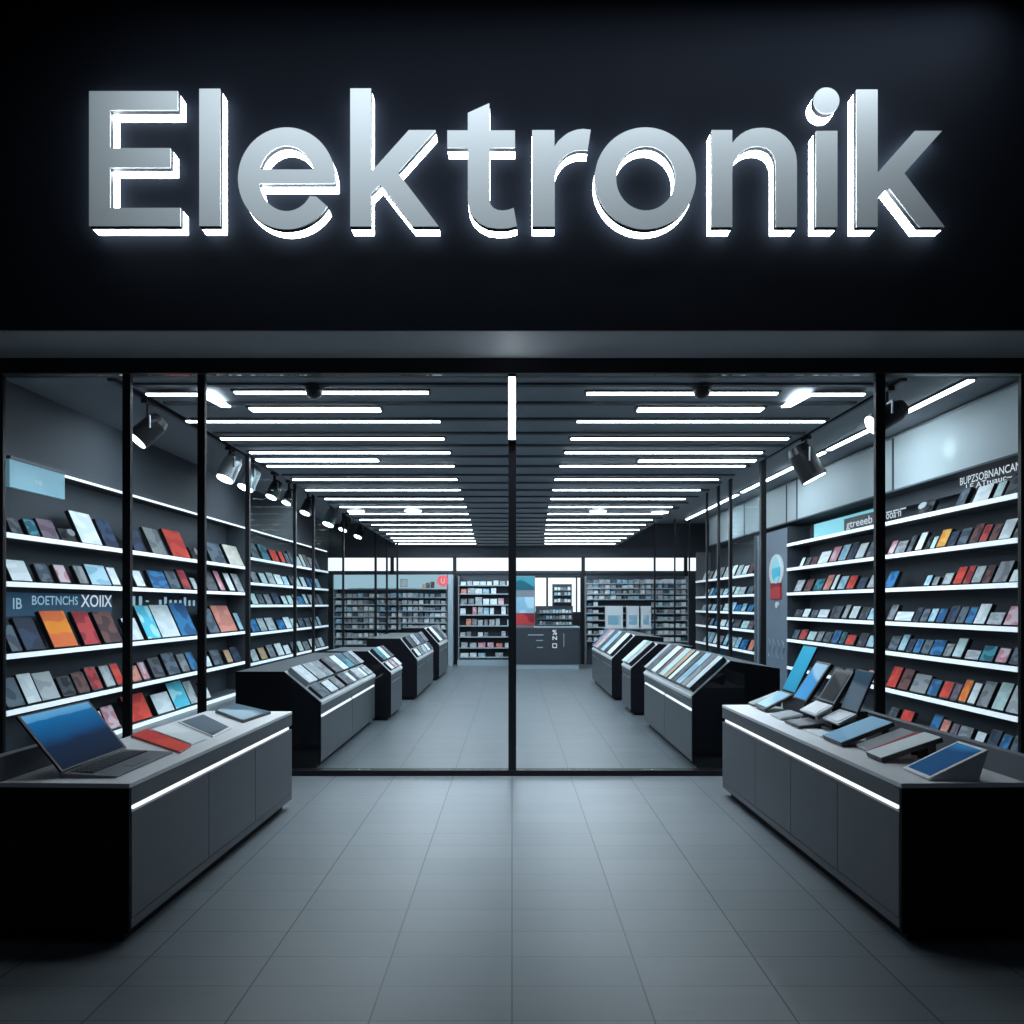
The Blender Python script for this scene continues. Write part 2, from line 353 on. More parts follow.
LET = [
 ('silver capital letter E that begins the lit shop sign', [[[(89,91),(177.7,91),(177.7,110),(110,110),(110,148),(170.3,148),(170.3,167.5),(110,167.5),(110,207.8),(180.3,207.8),(180.3,226),(89,226)]]]),
 ('straight silver letter l, second letter of the lit shop sign', [[[(199.2,88.6),(220.2,88.6),(220.2,226),(199.2,226)]]]),
 ('round silver small letter e between l and k of the lit sign', [[e_out, e_hole]]),
 ('silver letter k between the e and the t of the lit sign', [[k_a]]),
 ('silver letter t with slanted top in the lit shop sign', [[t_]]),
 ('silver letter r between the t and the o of the lit sign', [[r_]]),
 ('ring-shaped silver letter o in the lit shop sign', [[arc(645.4,178.3,50.6,51,0,354,64), arc(645.8,178.2,29.6,32.2,0,354,56)]]),
 ('arched silver letter n between o and i of the lit sign', [[n_]]),
 ('silver letter i with a round dot in the lit shop sign', [[[(816,130.8),(837.5,130.8),(837.5,226.9),(816,226.9)]], [arc(826.5,100.4,13,13,0,351,40)]]),
 ('silver letter k that ends the lit shop sign', [[k_b]]),
]
DL = 5.571
def glyph(bm, shapes, y0, y1):
    W = lambda p: (PX(p[0], DL), PZ(p[1], DL))
    for loops in shapes:
        pl = [[Vector((*W(p), 0)) for p in lp] for lp in loops]
        tris = tessellate_polygon(pl)
        flat = [v for lp in pl for v in lp]
        A = [bm.verts.new((v.x, y0, v.y)) for v in flat]; B = [bm.verts.new((v.x, y1, v.y)) for v in flat]
        for t in tris:
            try: bm.faces.new([A[i] for i in t]); bm.faces.new([B[i] for i in reversed(t)])
            except ValueError: pass
        s = 0
        for lp in pl:
            k = len(lp)
            for i in range(k): bm.faces.new((A[s+i], A[s+(i+1) % k], B[s+(i+1) % k], B[s+i]))
            s += k
for label, shapes in LET:
    xs = [p[0] for sh in shapes for p in sh[0]]; ys = [p[1] for sh in shapes for p in sh[0]]
    root = thing('sign_letter', (PX((min(xs)+max(xs))/2, DL), 5.714, PZ(max(ys), DL)), label, 'sign letter', 'letters of the lit shop sign')
    for nm, y0, y1, mt in (('face', DL, DL + .012, M['face']), ('return', DL + .012, DL + .052, M['return']), ('glowing_body', DL + .052, 5.7135, M['glow'])):
        bm = NB(); glyph(bm, shapes, y0, y1); obj(nm, bm, mt, root)

# ------------------------------------------------------------------ ceiling lights
def rd(y): return 1724.8 / (639.5 - y)
ORD = ['zeroth','first','second','third','fourth','fifth','sixth','seventh','eighth','ninth','tenth','eleventh','twelfth','thirteenth','fourteenth','fifteenth',
       'sixteenth','seventeenth','eighteenth','nineteenth','twentieth','twenty-first','twenty-second','twenty-third','twenty-fourth','twenty-fifth','twenty-sixth','twenty-seventh','twenty-eighth']
def strip(x0, x1, y0, y1, label):
    ym = (y0 + y1)/2; z = min(raft_z(y0), raft_z(y1))
    root = thing('ceiling_strip_light', ((x0+x1)/2, ym, z), label, 'ceiling light', 'white strip lights on the ceiling raft')
    box('housing', M['housing'], (x0 - .03, x1 + .03, y0 - .025, y1 + .025, z - .012, z + .02), root)
    box('diffuser', M['strip'], (x0, x1, y0, y1, z - .026, z - .0125), root)
rowsL = [(391,235,428,.12),(420,187,440,.13),(437.5,221,444,.12),(451.5,250,450,.12),(465,267,454,.12),(478.5,293,457,.12),(489,306,460,.12),(498,325,463,.12),(506,340,466,.12),(513,350,468,.12),(519,360,470,.12),(524,372,471,.12),(529,380,472,.12),(533,387,473,.12),(537,391,474,.12),(540,394,475,.12),(543,396,476,.12)]
rowsR = [(392,587,777,.12),(420,577,824,.13),(437.5,571,788,.12),(451.5,565,762,.12),(465,560,745,.12),(478.5,555,718,.12),(489,553,700,.12),(498,551,685,.12),(506,549,672,.12),(513,548,662,.12),(519,547,652,.12),(524,546,645,.12),(529,546,639,.12),(533,545,633,.12),(537,545,626,.12),(540,545,620,.12),(543,545,615,.12)]
for side, rows in (('left', rowsL), ('right', rowsR)):
    for i, (y, p0, p1, w) in enumerate(rows):
        d = rd(y); w = .05 if d < 12 else .06; strip(PX(p0, d), PX(p1, d), d - w/2, d + w/2, 'white strip light across the ceiling, %s row from the glass, %s half' % (ORD[i+1], side))
for (y, p0, p1, lb) in ((408, 251, 380, 'short wide strip light, left half of the ceiling, nearer the glass'), (459, 257, 378, 'short wide strip light, left half of the ceiling, deeper inside'),
                        (408, 638, 762, 'short wide strip light, right half of the ceiling, nearer the glass'), (459.5, 639, 755, 'short wide strip light, right half of the ceiling, deeper inside')):
    d = rd(y); strip(PX(p0, d), PX(p1, d), d - .06, d + .06, lb)
def corner(xa, xb, xc, d0, d1, label):
    """L-shaped light: a thin run from xa to xb, then a wide run going deeper at xc"""
    z = raft_z(d1) 
    root = thing('corner_strip_light', ((xa+xb)/2, d0, z), label, 'ceiling light', 'L-shaped ceiling lights')
    s = 1 if xc > xb else -1
    bm = NB(); prism(bm, [(xa, d0 - .025), (xb, d0 - .025), (xb + s*.16, d0 - .025), (xc + s*.10, d1), (xc, d1), (xb, d0 + .025), (xa, d0 + .025)], z - .026, z - .0125, 'z')
    obj('diffuser', bm, M['strip'], root)
    bm = NB(); bx(bm, min(xa, xb), max(xa, xb), d0 - .05, d0 + .05, z - .012, z - .0005); obj('housing', bm, M['housing'], root)
corner(PX(147, 6.94), PX(199, 6.94), PX(222, 7.36), 6.94, 7.36, 'L-shaped white light at the left edge of the ceiling raft')
corner(PX(864, 6.94), PX(812, 6.94), PX(790, 7.36), 6.94, 7.36, 'L-shaped white light at the right edge of the ceiling raft')
# long cove line on the outer ceiling
root = thing('ceiling_line_light', (4.75, 6.7, ZC), 'long thin white light line running back along the ceiling above the pale grey panels', 'ceiling light')
box('housing', M['housing'], (4.70, 4.80, 6.60, 17.6, ZC - .02, ZC), root)
for ya, yb_ in ((6.62, 9.6), (9.75, 13.2), (13.5, 17.4)):
    box('diffuser', M['strip'], (4.715, 4.785, ya, yb_, ZC - .035, ZC - .0205), root)
# vertical light on the middle post
root = thing('post_light', (0, YF - .045, 3.42), 'upright white light bar on top of the middle glass post', 'wall light')
box('housing', M['housing'], (-.04, .04, YF - .053, YF - .023, 3.33, 3.97), root)
box('diffuser', M['strip'], (-.034, .034, YF - .068, YF - .0535, 3.345, 3.955), root)
# round downlights
for px, py, lb in ((356, 509, 'round bright downlight by the track, left part of the ceiling'), (413, 508.5, 'round bright downlight nearer the middle, left part of the ceiling'),
                   (598, 509, 'round bright downlight nearer the middle, right part of the ceiling'), (660, 510, 'round bright downlight near the posts, right part of the ceiling')):
    d = rd(py); x = PX(px, d); z = raft_z(d)
    root = thing('downlight', (x, d, z), lb, 'ceiling light', 'round downlights')
    bm = NB(); cyl(bm, (x, d, z + .03), (x, d, z - .05), .20, .19, 28); obj('trim_ring', bm, M['chrome'], root)
    bm = NB(); cyl(bm, (x, d, z - .0505), (x, d, z - .06), .17, .17, 28); obj('lens', bm, M['lens'], root)

# ------------------------------------------------------------------ track lights
def rail(x, y0, y1, label):
    tag(box('light_track', M['black'], (x - .025, x + .025, y0, y1, ZC - .055, ZC - .002), bevel=.004, org=(x, (y0+y1)/2, ZC)), label, 'light track', 'ceiling light tracks')
rail(-4.12, 6.55, 18.0, 'black light track on the ceiling above the wall unit with the pale blue sign')
rail(4.02, 6.55, 10.2, 'short black light track on the ceiling beside the pale grey panels')
def spot(x, y, aim, size, label, mat=None, energy=0, drop=.22):
    """track spotlight: adapter, stem, yoke, can, lens"""
    mat = mat or M['case']
    root = thing('track_spotlight', (x, y, ZC - .0555), label, 'spotlight', 'spotlights on the ceiling tracks')
    z0 = ZC - .055; p = Vector((x, y, z0 - drop)); a = Vector(aim).normalized()
    box('adapter', M['case'], (x - .035, x + .035, y - .09, y + .09, z0 - .05, z0 - .0005), root, .006)
    bm = NB(); cyl(bm, (x, y, z0 - .05), (x, y, z0 - drop + .10*size/.2), .022, .022, 12); obj('stem', bm, M['case'], root)
    side = a.cross(Vector((0, 0, 1))).normalized(); r = size * .55
    bm = NB()
    pts = [p + side*(r+.012), p + side*(r+.012) + Vector((0,0,.12*size/.2)), p - side*(r+.012) + Vector((0,0,.12*size/.2)), p - side*(r+.012)]
    for q, s in zip(pts, pts[1:]): cyl(bm, q, s, .012, .012, 8)
    obj('yoke', bm, M['chrome'], root)
    b0, b1 = p - a*size*.85, p + a*size*.75
    bm = NB(); cyl(bm, b0, p - a*size*.5, r*.72, r*.95, 24); cyl(bm, p - a*size*.5, b1, r*.95, r, 24); c = obj('can', bm, mat, root, smooth=False)
    bm = NB(); cyl(bm, b1 + a*.001, b1 + a*.012, r*.86, r*.86, 24); obj('lens', bm, M['lens'], root)
    if energy:
        l = bpy.data.lights.new('spot_beam', 'SPOT'); l.energy = energy; l.spot_size = math.radians(70); l.spot_blend = .6; l.color = (.9, .96, 1.0); l.shadow_soft_size = .05
        lo_ = bpy.data.objects.new('spot_beam', l); link(lo_, root); lo_.location = b1 + a*.03 - ORG[root.name]
        lo_.rotation_euler = a.to_track_quat('-Z', 'Y').to_euler()
spot(-4.09, 7.20, (-.62, -.42, -.85), .225, 'black spotlight nearest the shop front, above the pale blue sign', energy=25, drop=.33)
for px, lb, sz in ((230, 'large pale grey spotlight, second along the track from the shop front', .24), (250, 'pale grey spotlight, third along the track', .24), (274.5, 'spotlight fourth along the track, aimed at the shelves', .19),
               (289, 'small bright spotlight fifth along the track', .17), (308, 'spotlight sixth along the track, just past a post', .21), (331, 'spotlight seventh along the track, seen between posts', .25), (345, 'spotlight eighth along the track', .21), (360, 'spotlight farthest along the track over the shelves', .22)):
    d = 640 * 4.12 / (512 - px)
    spot(-4.12, d, (-.3, -.35, -1), sz, lb, M['chrome'] if sz > .22 else M['case'], energy=22, drop=.30)
spot(3.97, 6.78, (-.85, .12, -.5), .22, 'spotlight behind the slim post by the pale grey panels, lens turned inward', energy=10, drop=.30)
spot(4.02, 8.75, (.5, -.1, -1), .31, 'large black spotlight hanging by the pale grey panels, aimed down', energy=40, drop=.36)
for yy in (8.3, 10.9, 13.4):
    l = bpy.data.lights.new('panel_wash', 'SPOT'); l.energy = 26; l.spot_size = math.radians(110); l.spot_blend = .8; l.color = (.88, .96, 1.0)
    lo_ = bpy.data.objects.new('panel_wash', l); link(lo_); lo_.location = (4.2, yy, 3.75); lo_.rotation_euler = Vector((1, 0, -.12)).to_track_quat('-Z', 'Y').to_euler()
l = bpy.data.lights.new('panel_wash', 'SPOT'); l.energy = 9; l.spot_size = math.radians(34); l.spot_blend = .9; l.color = (.88, .96, 1.0)
lo_ = bpy.data.objects.new('panel_wash', l); link(lo_); lo_.location = (4.75, 7.75, 3.62); lo_.rotation_euler = Vector((1, 0, -.05)).to_track_quat('-Z', 'Y').to_euler()

# dome cameras
for px, py, sg, lb in ((314, 386, 1, 'black dome security camera under the ceiling, left half'), (702, 385, -1, 'black dome security camera under the ceiling, right half')):
    d = 6.80; x = PX(px, d); z = raft_z(d) - .0
    root = thing('security_camera', (x, d, z), lb, 'camera', 'dome security cameras')
    bm = NB(); cyl(bm, (x, d, z), (x, d, z - .03), .11, .105, 24); obj('mount', bm, M['case'], root)
    bm = NB(); bmesh.ops.create_uvsphere(bm, u_segments=20, v_segments=10, radius=.09, matrix=Matrix.Translation((x, d, z - .05))); obj('dome', bm, M['case'], root, smooth=True)
    bm = NB(); cyl(bm, (x, d, z - .02), (x + sg*.2, d - .04, z - .012), .016, .012, 10); obj('arm', bm, M['case'], root)

# ------------------------------------------------------------------ display products
def unit_slab(bevel=.03):
    bm = NB(); bx(bm, -.5, .5, 0, 1, 0, 1)
    me = bpy.data.meshes.new('slab'); bm.to_mesh(me); bm.free(); me.materials.append(M['case']); return me
def unit_front(m, t=.06):
    bm = NB(); bx(bm, -.5 + m, .5 - m, -t, 0.001, m*.8, 1 - m*.8)
    me = bpy.data.meshes.new('front'); bm.to_mesh(me); bm.free(); me.materials.append(M['white']); return me
def unit_phone():
    bm = NB()
    pts = []
    for cx, cz, a in ((.36, .10, -90), (.36, .93, 0), (-.36, .93, 90), (-.36, .10, 180)):
        for i in range(5):
            t = math.radians(a + 22.5*i); pts.append((cx + .14*math.cos(t), cz + (.10 if cz < .5 else .07)*math.sin(t)))
    prism(bm, pts, 0, 1, 'y')
    me = bpy.data.meshes.new('phone'); bm.to_mesh(me); bm.free(); me.materials.append(M['case']); return me
def unit_lens():
    bm = NB(); cyl(bm, (0, 0, .52), (0, -.9, .52), .27, .24, 18); cyl(bm, (0, -.9, .52), (0, -1.2, .52), .29, .29, 18)
    me = bpy.data.meshes.new('lens'); bm.to_mesh(me); bm.free(); me.materials.append(M['case']); return me
SLAB, FRONT, FRONT_IN, PHONE, LENS = unit_slab(), unit_front(.012), unit_front(.07, .03), unit_phone(), unit_lens()
def slot(o, mat):
    o.material_slots[0].link = 'OBJECT'; o.material_slots[0].material = mat
KINDW = {'tablet': ('tablet', 'tablet'), 'phone': ('smartphone', 'phone'), 'box': ('product_box', 'box'), 'book': ('notebook', 'notebook'), 'camera': ('compact_camera', 'camera')}
def product(kind, colour, mtx, w, h, t, label, group, body=None):
    nm, cat = KINDW[kind]
    me = PHONE if kind == 'phone' else SLAB
    o = bpy.data.objects.new(nm, me); link(o)
    o.matrix_world = mtx @ Matrix.Diagonal((w, t, h, 1))
    bodym = body or (M['case'] if kind in ('tablet', 'phone', 'camera', 'box') else pmat(colour))
    slot(o, bodym); tag(o, label, cat, group)
    if kind == 'camera':
        c = bpy.data.objects.new('lens', LENS); link(c, o); slot(c, M['chrome'])
    else:
        c = bpy.data.objects.new('screen' if kind in ('tablet', 'phone') else 'cover', FRONT_IN if kind == 'phone' else FRONT); link(c, o); slot(c, pmat(colour))
    return o
def lean_matrix(x, y, z, rotz, lean, t):
    return Matrix.Translation((x, y, z + .0025 + t*math.sin(lean))) @ Matrix.Rotation(rotz, 4, 'Z') @ Matrix.Rotation(-lean, 4, 'X')
CNT = {}
def pick_kind(w, h, rnd):
    if w > .30: return 'tablet'
    if w < .15 or h/w > 1.7: return 'phone'
    return rnd.choice(['tablet', 'box', 'phone'])
def shelf_items(side, zshelf, items, where, group, xf=5.26, lean=.42, start=1, order=1):
    """items: (px0, px1, height_px, colour[, kind]) of the bottom edge on a shelf of the side wall"""
    rnd = random.Random(len(items)*7 + int(zshelf*100))
    k = start
    rec = []
    for it in items:
        p0, p1, hp, col = it[:4]
        d0, d1 = sorted((F*xf/abs(512 - p0), F*xf/abs(512 - p1)))
        rec.append((d0, d1, hp, col, it[4] if len(it) > 4 else None))
    rec.sort()
    last = 0
    for d0, d1, hp, col, kd in rec:
        lim = next(u for u in ((6.58, 12.09) if side > 0 else (6.58, 12.59), (13.75, 18.07) if side > 0 else (12.69, 18.07)) if d0 < u[1] - .15)
        d0 = max(d0, last + .004, lim[0]); d1 = min(max(d1, d0 + .06), lim[1]); last = d1
        w = d1 - d0; dm = (d0 + d1)/2; hz = hp*dm/F
        t = min(.05, .25*w + .012); L = min(max(hz, .06)/math.cos(lean), .92)
        if L*math.sin(lean) > .30: ln = math.asin(min(.30/L, .6))
        else: ln = lean
        kd = kd or pick_kind(w, L, rnd)
        rz = math.radians(90) if side < 0 else math.radians(-90)
        lab = '%s %s, %s from the front, %s' % (col, KINDW[kd][1], ORD[k], where)
        product(kd, col, lean_matrix(side*xf, dm, zshelf, rz, ln, t), w*.97, L, t, lab, group)
        k += 1

def wall_unit(name, side, y0, y1, zs, label, ztop, endmat=None, cornice=None, xb=5.62):
    root = thing(name, (side*5.42, (y0+y1)/2, 0), label, 'shelf unit', 'wall shelf units')
    S = lambda a, b: (side*a, side*b)
    box('back_panel', M['backpanel'], (*S(xb, xb + .04), y0, y1, 0, ztop), root)
    for z in zs:
        sh = box('shelf', M['shelf'], (*S(5.21, xb - .001), y0 + .021, y1 - .021, z - .03, z), root)
        box('lip', M['lip'], (*S(5.185, 5.2095), y0 + .021, y1 - .021, z - .045, z + .008), sh)
    for ya, yb_ in ((y0, y0 + .02), (y1 - .02, y1)):
        box('side_panel', endmat or M['backpanel'], (*S(5.20, xb - .001), ya, yb_, 0, ztop), root)
    if cornice:
        box('cornice_light', M['cornice'], (*S(5.22, 5.25), y0 + .03, y1 - .03, cornice - .012, cornice + .012), root)
    return root

ZL = [2.44, 1.935, 1.185, .60, .045]
UL = wall_unit('shelving_unit', -1, 6.55, 12.62, ZL, 'long dark wall shelf unit with lit white shelves below the pale blue sign', 3.235, cornice=3.21)
ZLF = [2.645, 2.145, 1.70, 1.13, .53]
ULF = wall_unit('shelving_unit', -1, 12.66, 18.1, ZLF, 'far dark wall shelf unit behind the row of slim posts, under the spotlights', 3.235, cornice=3.21)
ZR = [2.845, 2.385, 1.925, 1.465, 1.055, .54, .13]
UR = wall_unit('shelving_unit', 1, 6.55, 12.1, ZR, 'dark wall shelf unit with many lit shelves beneath the pale grey panels', 3.185)
ZRF = [2.98, 2.37, 1.93, 1.54, 1.15, .68]
URF = wall_unit('shelving_unit', 1, 13.72, 18.1, ZRF[1:], 'far wall shelf unit beyond the blue-grey panel with the balloon board', 3.185, endmat=M['upstand'])

WL = '%s shelf under the pale blue sign'
L1 = [(12,23,16,'charcoal','phone'),(29,41,17,'teal','phone'),(43,60,19,'mauve','box'),(62,76,12,'charcoal','camera'),(82,103,32,'white','tablet'),(106,120,27,'navy','tablet'),
      (135,147,22,'navy','tablet'),(153,168,26,'grey','tablet'),(173,191,27,'red','tablet'),(193,198,12,'black','camera'),(212,227,20,'slate','tablet'),(230,246,20,'cream','tablet')]
L2 = [(12,33,21,'white','tablet'),(41,54,19,'slate','phone'),(60,72,19,'pink','phone'),(80,90,19,'grey','phone'),(92,112,20,'pale blue','tablet'),(113,122,19,'white','phone'),
      (137,147,17,'white','phone'),(153,170,17,'blue','tablet'),(171,182,18,'slate','phone'),(184,192,20,'crimson','phone'),(194,199,12,'pale grey','phone'),(208,219,20,'charcoal','phone'),(221,226,21,'pink','phone'),(230,236,19,'white','phone'),(238,246,18,'pale grey','box')]
L3 = [(12,23,26,'slate','tablet'),(26,46,32,'navy','tablet'),(54,79,36,'orange','tablet'),(85,101,33,'crimson','tablet'),(105,123,31,'brown','tablet'),(130,144,22,'white','tablet'),
      (148,162,33,'cyan','tablet'),(162.5,181,32,'white','tablet'),(182,198,32,'blue','tablet'),(210,220,24,'slate','tablet'),(221,238,26,'salmon','tablet'),(240,247,18,'pale blue','phone')]
L4 = [(8,26,28,'slate','tablet'),(28,42,29,'white','tablet'),(42.5,61,27,'pale grey','tablet'),(64,77,19,'black','phone'),(79,91,20,'brown','phone'),(93,104,23,'crimson','phone'),(107,117,22,'pale grey','phone'),(118,126,22,'red','phone'),
      (133,143,16,'salmon','phone'),(144,151,18,'pink','phone'),(155,166,19,'charcoal','phone'),(169,181,21,'slate','tablet'),(183,191,18,'grey','phone'),(192,199,18,'blue','phone'),(207,213,11,'white','phone'),(215,224,15,'slate','phone'),(228,234,13,'tan','phone'),(235,242,14,'navy','phone'),(243,248,14,'white','phone')]
L5 = [(60,76,22,'grey','box'),(98,108,20,'white','box'),(109,121,22,'pink','box'),(131,153,25,'red','tablet'),(158,175,19,'white','tablet'),(176,191,25,'cyan','tablet'),(191.5,199,22,'pale grey','tablet'),(206,212,18,'white','phone')]
for nm, z, it in (('top', ZL[0], L1), ('second', ZL[1], L2), ('third', ZL[2], L3), ('fourth', ZL[3], L4), ('lowest', ZL[4], L5)):
    shelf_items(-1, z, it, WL % nm, 'goods on the %s shelf under the pale blue sign' % nm)
R1 = [(955,964,18,'slate','tablet'),(972,988,16,'white','tablet'),(992,1001,17,'mint','phone'),(1004,1018,22,'black','tablet'),(917,931,12,'black','camera')]
R2 = [(799,802.5,9,'white','phone'),(804,809,8,'charcoal','phone'),(810,816,8,'brown','phone'),(817,827,12,'white','box'),(828,836,16,'pink','phone'),(837,845,17,'pale blue','phone'),(846,853,18,'navy','phone'),(854,863,16,'white','phone'),(865,873,17,'slate','phone'),
      (887,893,14,'pink','phone'),(894,904,12,'grey','box'),(906,911,17,'charcoal','phone'),(914,921,19,'white','phone'),(924,928,13,'black','phone'),(929,934,13,'mint','phone'),(935,945,19,'amber','phone'),(946,954,15,'navy','phone'),(956,966,17,'slate','phone'),(968,977,20,'brown','phone'),(978,986,18,'crimson','phone'),(988,996,17,'brown','phone'),(998,1010,20,'white','tablet'),(1012,1019,10,'charcoal','phone')]
R3 = [(793,801,12,'pale grey','phone'),(803,810,12,'brown','phone'),(812,821,12,'teal','phone'),(822,829,16,'salmon','phone'),(830,834,16,'white','phone'),(836,844,14,'pale blue','phone'),(845,853,14,'red','phone'),(856,864,11,'navy','phone'),(866,876,14,'pale grey','phone'),
      (884,893,16,'blue','tablet'),(923,929,11,'pale blue','phone'),(931,937,9,'grey','phone'),(941,950,12,'pale grey','phone'),(952,961,18,'red','phone'),(962,969,19,'crimson','phone'),(970,980,18,'pale grey','phone'),(981,989,18,'brown','phone'),(992,1006,21,'grey','tablet'),(1009,1019,12,'white','box')]
R4 = [(794,801,7,'charcoal','box'),(802,808,8,'white','box'),(810,816,7,'slate','box'),(817,827,8,'white','box'),(829,839,12,'charcoal','tablet'),(841,846,14,'pale grey','phone'),(848,856,13,'white','phone'),(858,866,12,'charcoal','phone'),(867,876,11,'pale blue','box'),
      (886,893,16,'grey','phone'),(894,911,9,'white','box'),(912,918,14,'navy','phone'),(919,926,13,'slate','phone'),(927,934,14,'pale blue','phone'),(935,943,14,'blue','phone'),(945,954,17,'navy','phone'),(955,963,17,'slate','phone'),(964,972,17,'blue','phone'),(973,984,20,'white','tablet'),(986,1001,12,'pale grey','box'),(1003,1018,19,'pink','tablet')]
R5 = [(791,797,9,'slate','phone'),(798,805,10,'crimson','phone'),(806,814,9,'mint','phone'),(815,821,10,'grey','phone'),(822,829,10,'slate','phone'),(830,837,13,'blue','phone'),(838,843,12,'teal','phone'),(844,853,10,'red','phone'),(856,864,13,'charcoal','phone'),(865,873,12,'pale blue','phone'),
      (887,896,14,'slate','phone'),(897,904,17,'pale blue','phone'),(905,911,13,'navy','phone'),(912,919,14,'blue','phone'),(920,928,14,'slate','phone'),(929,941,15,'blue','box'),(942,950,13,'grey','phone'),(951,961,20,'mint','phone'),(964,978,9,'pale grey','box'),(979,992,15,'teal','box'),(994,1006,15,'pink','phone'),(1008,1019,17,'slate','phone')]
R6 = [(832,840,8,'charcoal','phone'),(842,850,9,'slate','phone'),(852,860,9,'charcoal','phone'),(864,876,12,'pink','phone'),(886,895,20,'red','tablet'),(897,907,20,'brown','tablet'),(909,925,18,'grey','tablet'),(926,936,16,'blue','phone'),(938,948,17,'red','phone'),(949,956,17,'mauve','phone'),(957,965,23,'orange','phone'),(966,974,22,'white','phone'),(976,987,25,'grey','tablet'),(991,1003,27,'mint','tablet'),(1005,1019,27,'pale grey','tablet')]
R7 = [(888,896,9,'charcoal','phone'),(900,911,10,'red','box'),(929,938,14,'blue','phone'),(939,947,12,'salmon','phone'),(949,956,11,'mauve','phone'),(957,970,11,'grey','box'),(974,983,10,'white','box'),(986,996,16,'navy','phone'),(998,1007,15,'blue','phone'),(1009,1020,17,'slate','phone')]
WR = '%s shelf beneath the pale grey panels'
for nm, z, it in (('top', ZR[0], R1), ('second', ZR[1], R2), ('third', ZR[2], R3), ('fourth', ZR[3], R4), ('fifth', ZR[4], R5), ('sixth', ZR[5], R6), ('lowest', ZR[6], R7)):
    shelf_items(1, z, it, WR % nm, 'goods on the %s shelf beneath the pale grey panels' % nm)
# far units: small goods, colours as the photo's greys and blues with a few warm ones
cool = ['white','pale grey','grey','slate','pale blue','white','charcoal','blue','grey','mint','pale grey','slate']
rnd = random.Random(5)
def far_row(side, p_from, p_to, hp, special=()):
    out = []; p = p_from
    sp = dict(special); i = 0
    while True:
        s = abs(512 - p)/5.2
        w = rnd.uniform(.42, .62)
        d0 = F/s; pe = 512 + side*5.26*F/(d0 + w)
        if abs(512 - pe) < abs(512 - p_to): break
        h = hp * rnd.uniform(.75, 1.1) * abs(512-p)/260
        out.append((p, pe, h, sp.get(i, rnd.choice(cool))))
        p = 512 + side*5.26*F/(d0 + w + rnd.uniform(.02, .16)); i += 1
    return out
WLF = '%s shelf of the far spotlit unit'
FL = [far_row(-1, 253, 325, 15, {1:'teal', 2:'red', 3:'red'}), far_row(-1, 253, 325, 12), far_row(-1, 253, 325, 12, {3:'navy'}), far_row(-1, 253, 325, 12), far_row(-1, 253, 325, 12, {1:'tan'})]
for nm, z, it in zip(('top', 'second', 'third', 'fourth', 'lowest'), ZLF, FL):
    shelf_items(-1, z, it, WLF % nm, 'goods on the %s shelf of the far unit under the spotlights' % nm)
WRF = '%s shelf of unit beyond balloon board'
FR = [far_row(1, 752, 701, 12, {0:'brown'}), far_row(1, 752, 701, 9), far_row(1, 752, 701, 9, {0:'blue'}), far_row(1, 752, 701, 9, {0: 'mauve'}), far_row(1, 752, 701, 13, {0:'salmon', 1:'blue', 2:'pale blue'})]
for nm, z, it in zip(('top', 'second', 'third', 'fourth', 'lowest'), ZRF[1:], FR):
    shelf_items(1, z, it, WRF % nm, 'goods on the %s shelf of the far unit beyond the balloon board' % nm)

# signs on the wall units
root = thing('wall_sign', (-5.17, 6.95, 2.92), 'pale blue rectangular sign board fixed above the wall shelves', 'sign')
box('board', M['signblue'], (-5.19, -5.15, 6.56, 7.37, 2.915, 3.20), root)
box('top_rail', M['signdark'], (-5.20, -5.14, 6.56, 7.38, 3.2005, 3.235), root)
lettering('Ti5', .12, .05, (-5.148, 6.90, 3.0), (0,1,0), (0,0,1), M['letterwhite'], root)
xb_ = -5.612
def left_text(body, p0, p1, ytop, ybot, mat, par):
    d0, d1 = F*5.612/(512 - p0), F*5.612/(512 - p1)
    dm = (d0 + d1)/2
    lettering(body, d1 - d0, (ybot - ytop)*dm/F, (xb_, d0, PZ(ybot, dm)), (0,1,0), (0,0,1), mat, par, .01)
box('blue_backing', principled('deep_blue_backing', (.05, .12, .20), .5, 0, .3, (.05, .14, .25), .25), (-5.617, -5.614, 7.1, 8.98, PZ(616, 7.6), PZ(593, 7.6)), UL)
left_text('IB', 13, 22, 598, 609, M['letterblue'], UL)
left_text('BOETNCHS', 32, 78, 596, 605, M['letterblue'], UL)
left_text('XOIIX', 81, 112, 595, 607, M['letterwhite'], UL)
left_text('II· ılııılıı', 132, 195, 597, 606, M['letterblue'], UL)
# right: lettering and lit teal sign over the top shelf
hd = struct('trim_sign_band', M['backpanel'], (5.60, 5.618, 6.6, 12.0, 2.95, 3.185)) if False else None
def right_text(body, p0, p1, ytop, ybot, mat, par, x=5.612):
    d0, d1 = F*x/(p0 - 512), F*x/(p1 - 512)
    dm = (d0 + d1)/2
    lettering(body, d0 - d1, (ybot - ytop)*dm/F, (x, d0, PZ(ybot, dm)), (0,-1,0), (0,0,1), mat, par, .012)
box('sign_board', M['backpanel'], (5.455, 5.475, 6.58, 9.35, 3.06, 3.244), UR)
right_text('BUPZSOBNANCAN', 960, 1021, 470, 478, M['letterwhite'], UR, 5.4535)
right_text('LE ATtuauc~', 966, 1012, 479, 485, M['letterwhite'], UR, 5.4535)
right_text('===', 886, 906, 503, 511, M['letterwhite'], UR)
right_text('ooa·n', 886, 901, 512, 518, M['letterwhite'], UR)
root = thing('lit_sign', (5.40, 10.3, ZR[0] + .01), 'teal lit sign box with white lettering on the top shelf beside the slim post', 'sign')
d0, d1 = F*5.42/(880-512), F*5.42/(814-512)
box('board', M['signteal'], (5.42, 5.46, d0, d1, ZR[0] + .009, ZR[0] + .30), root)
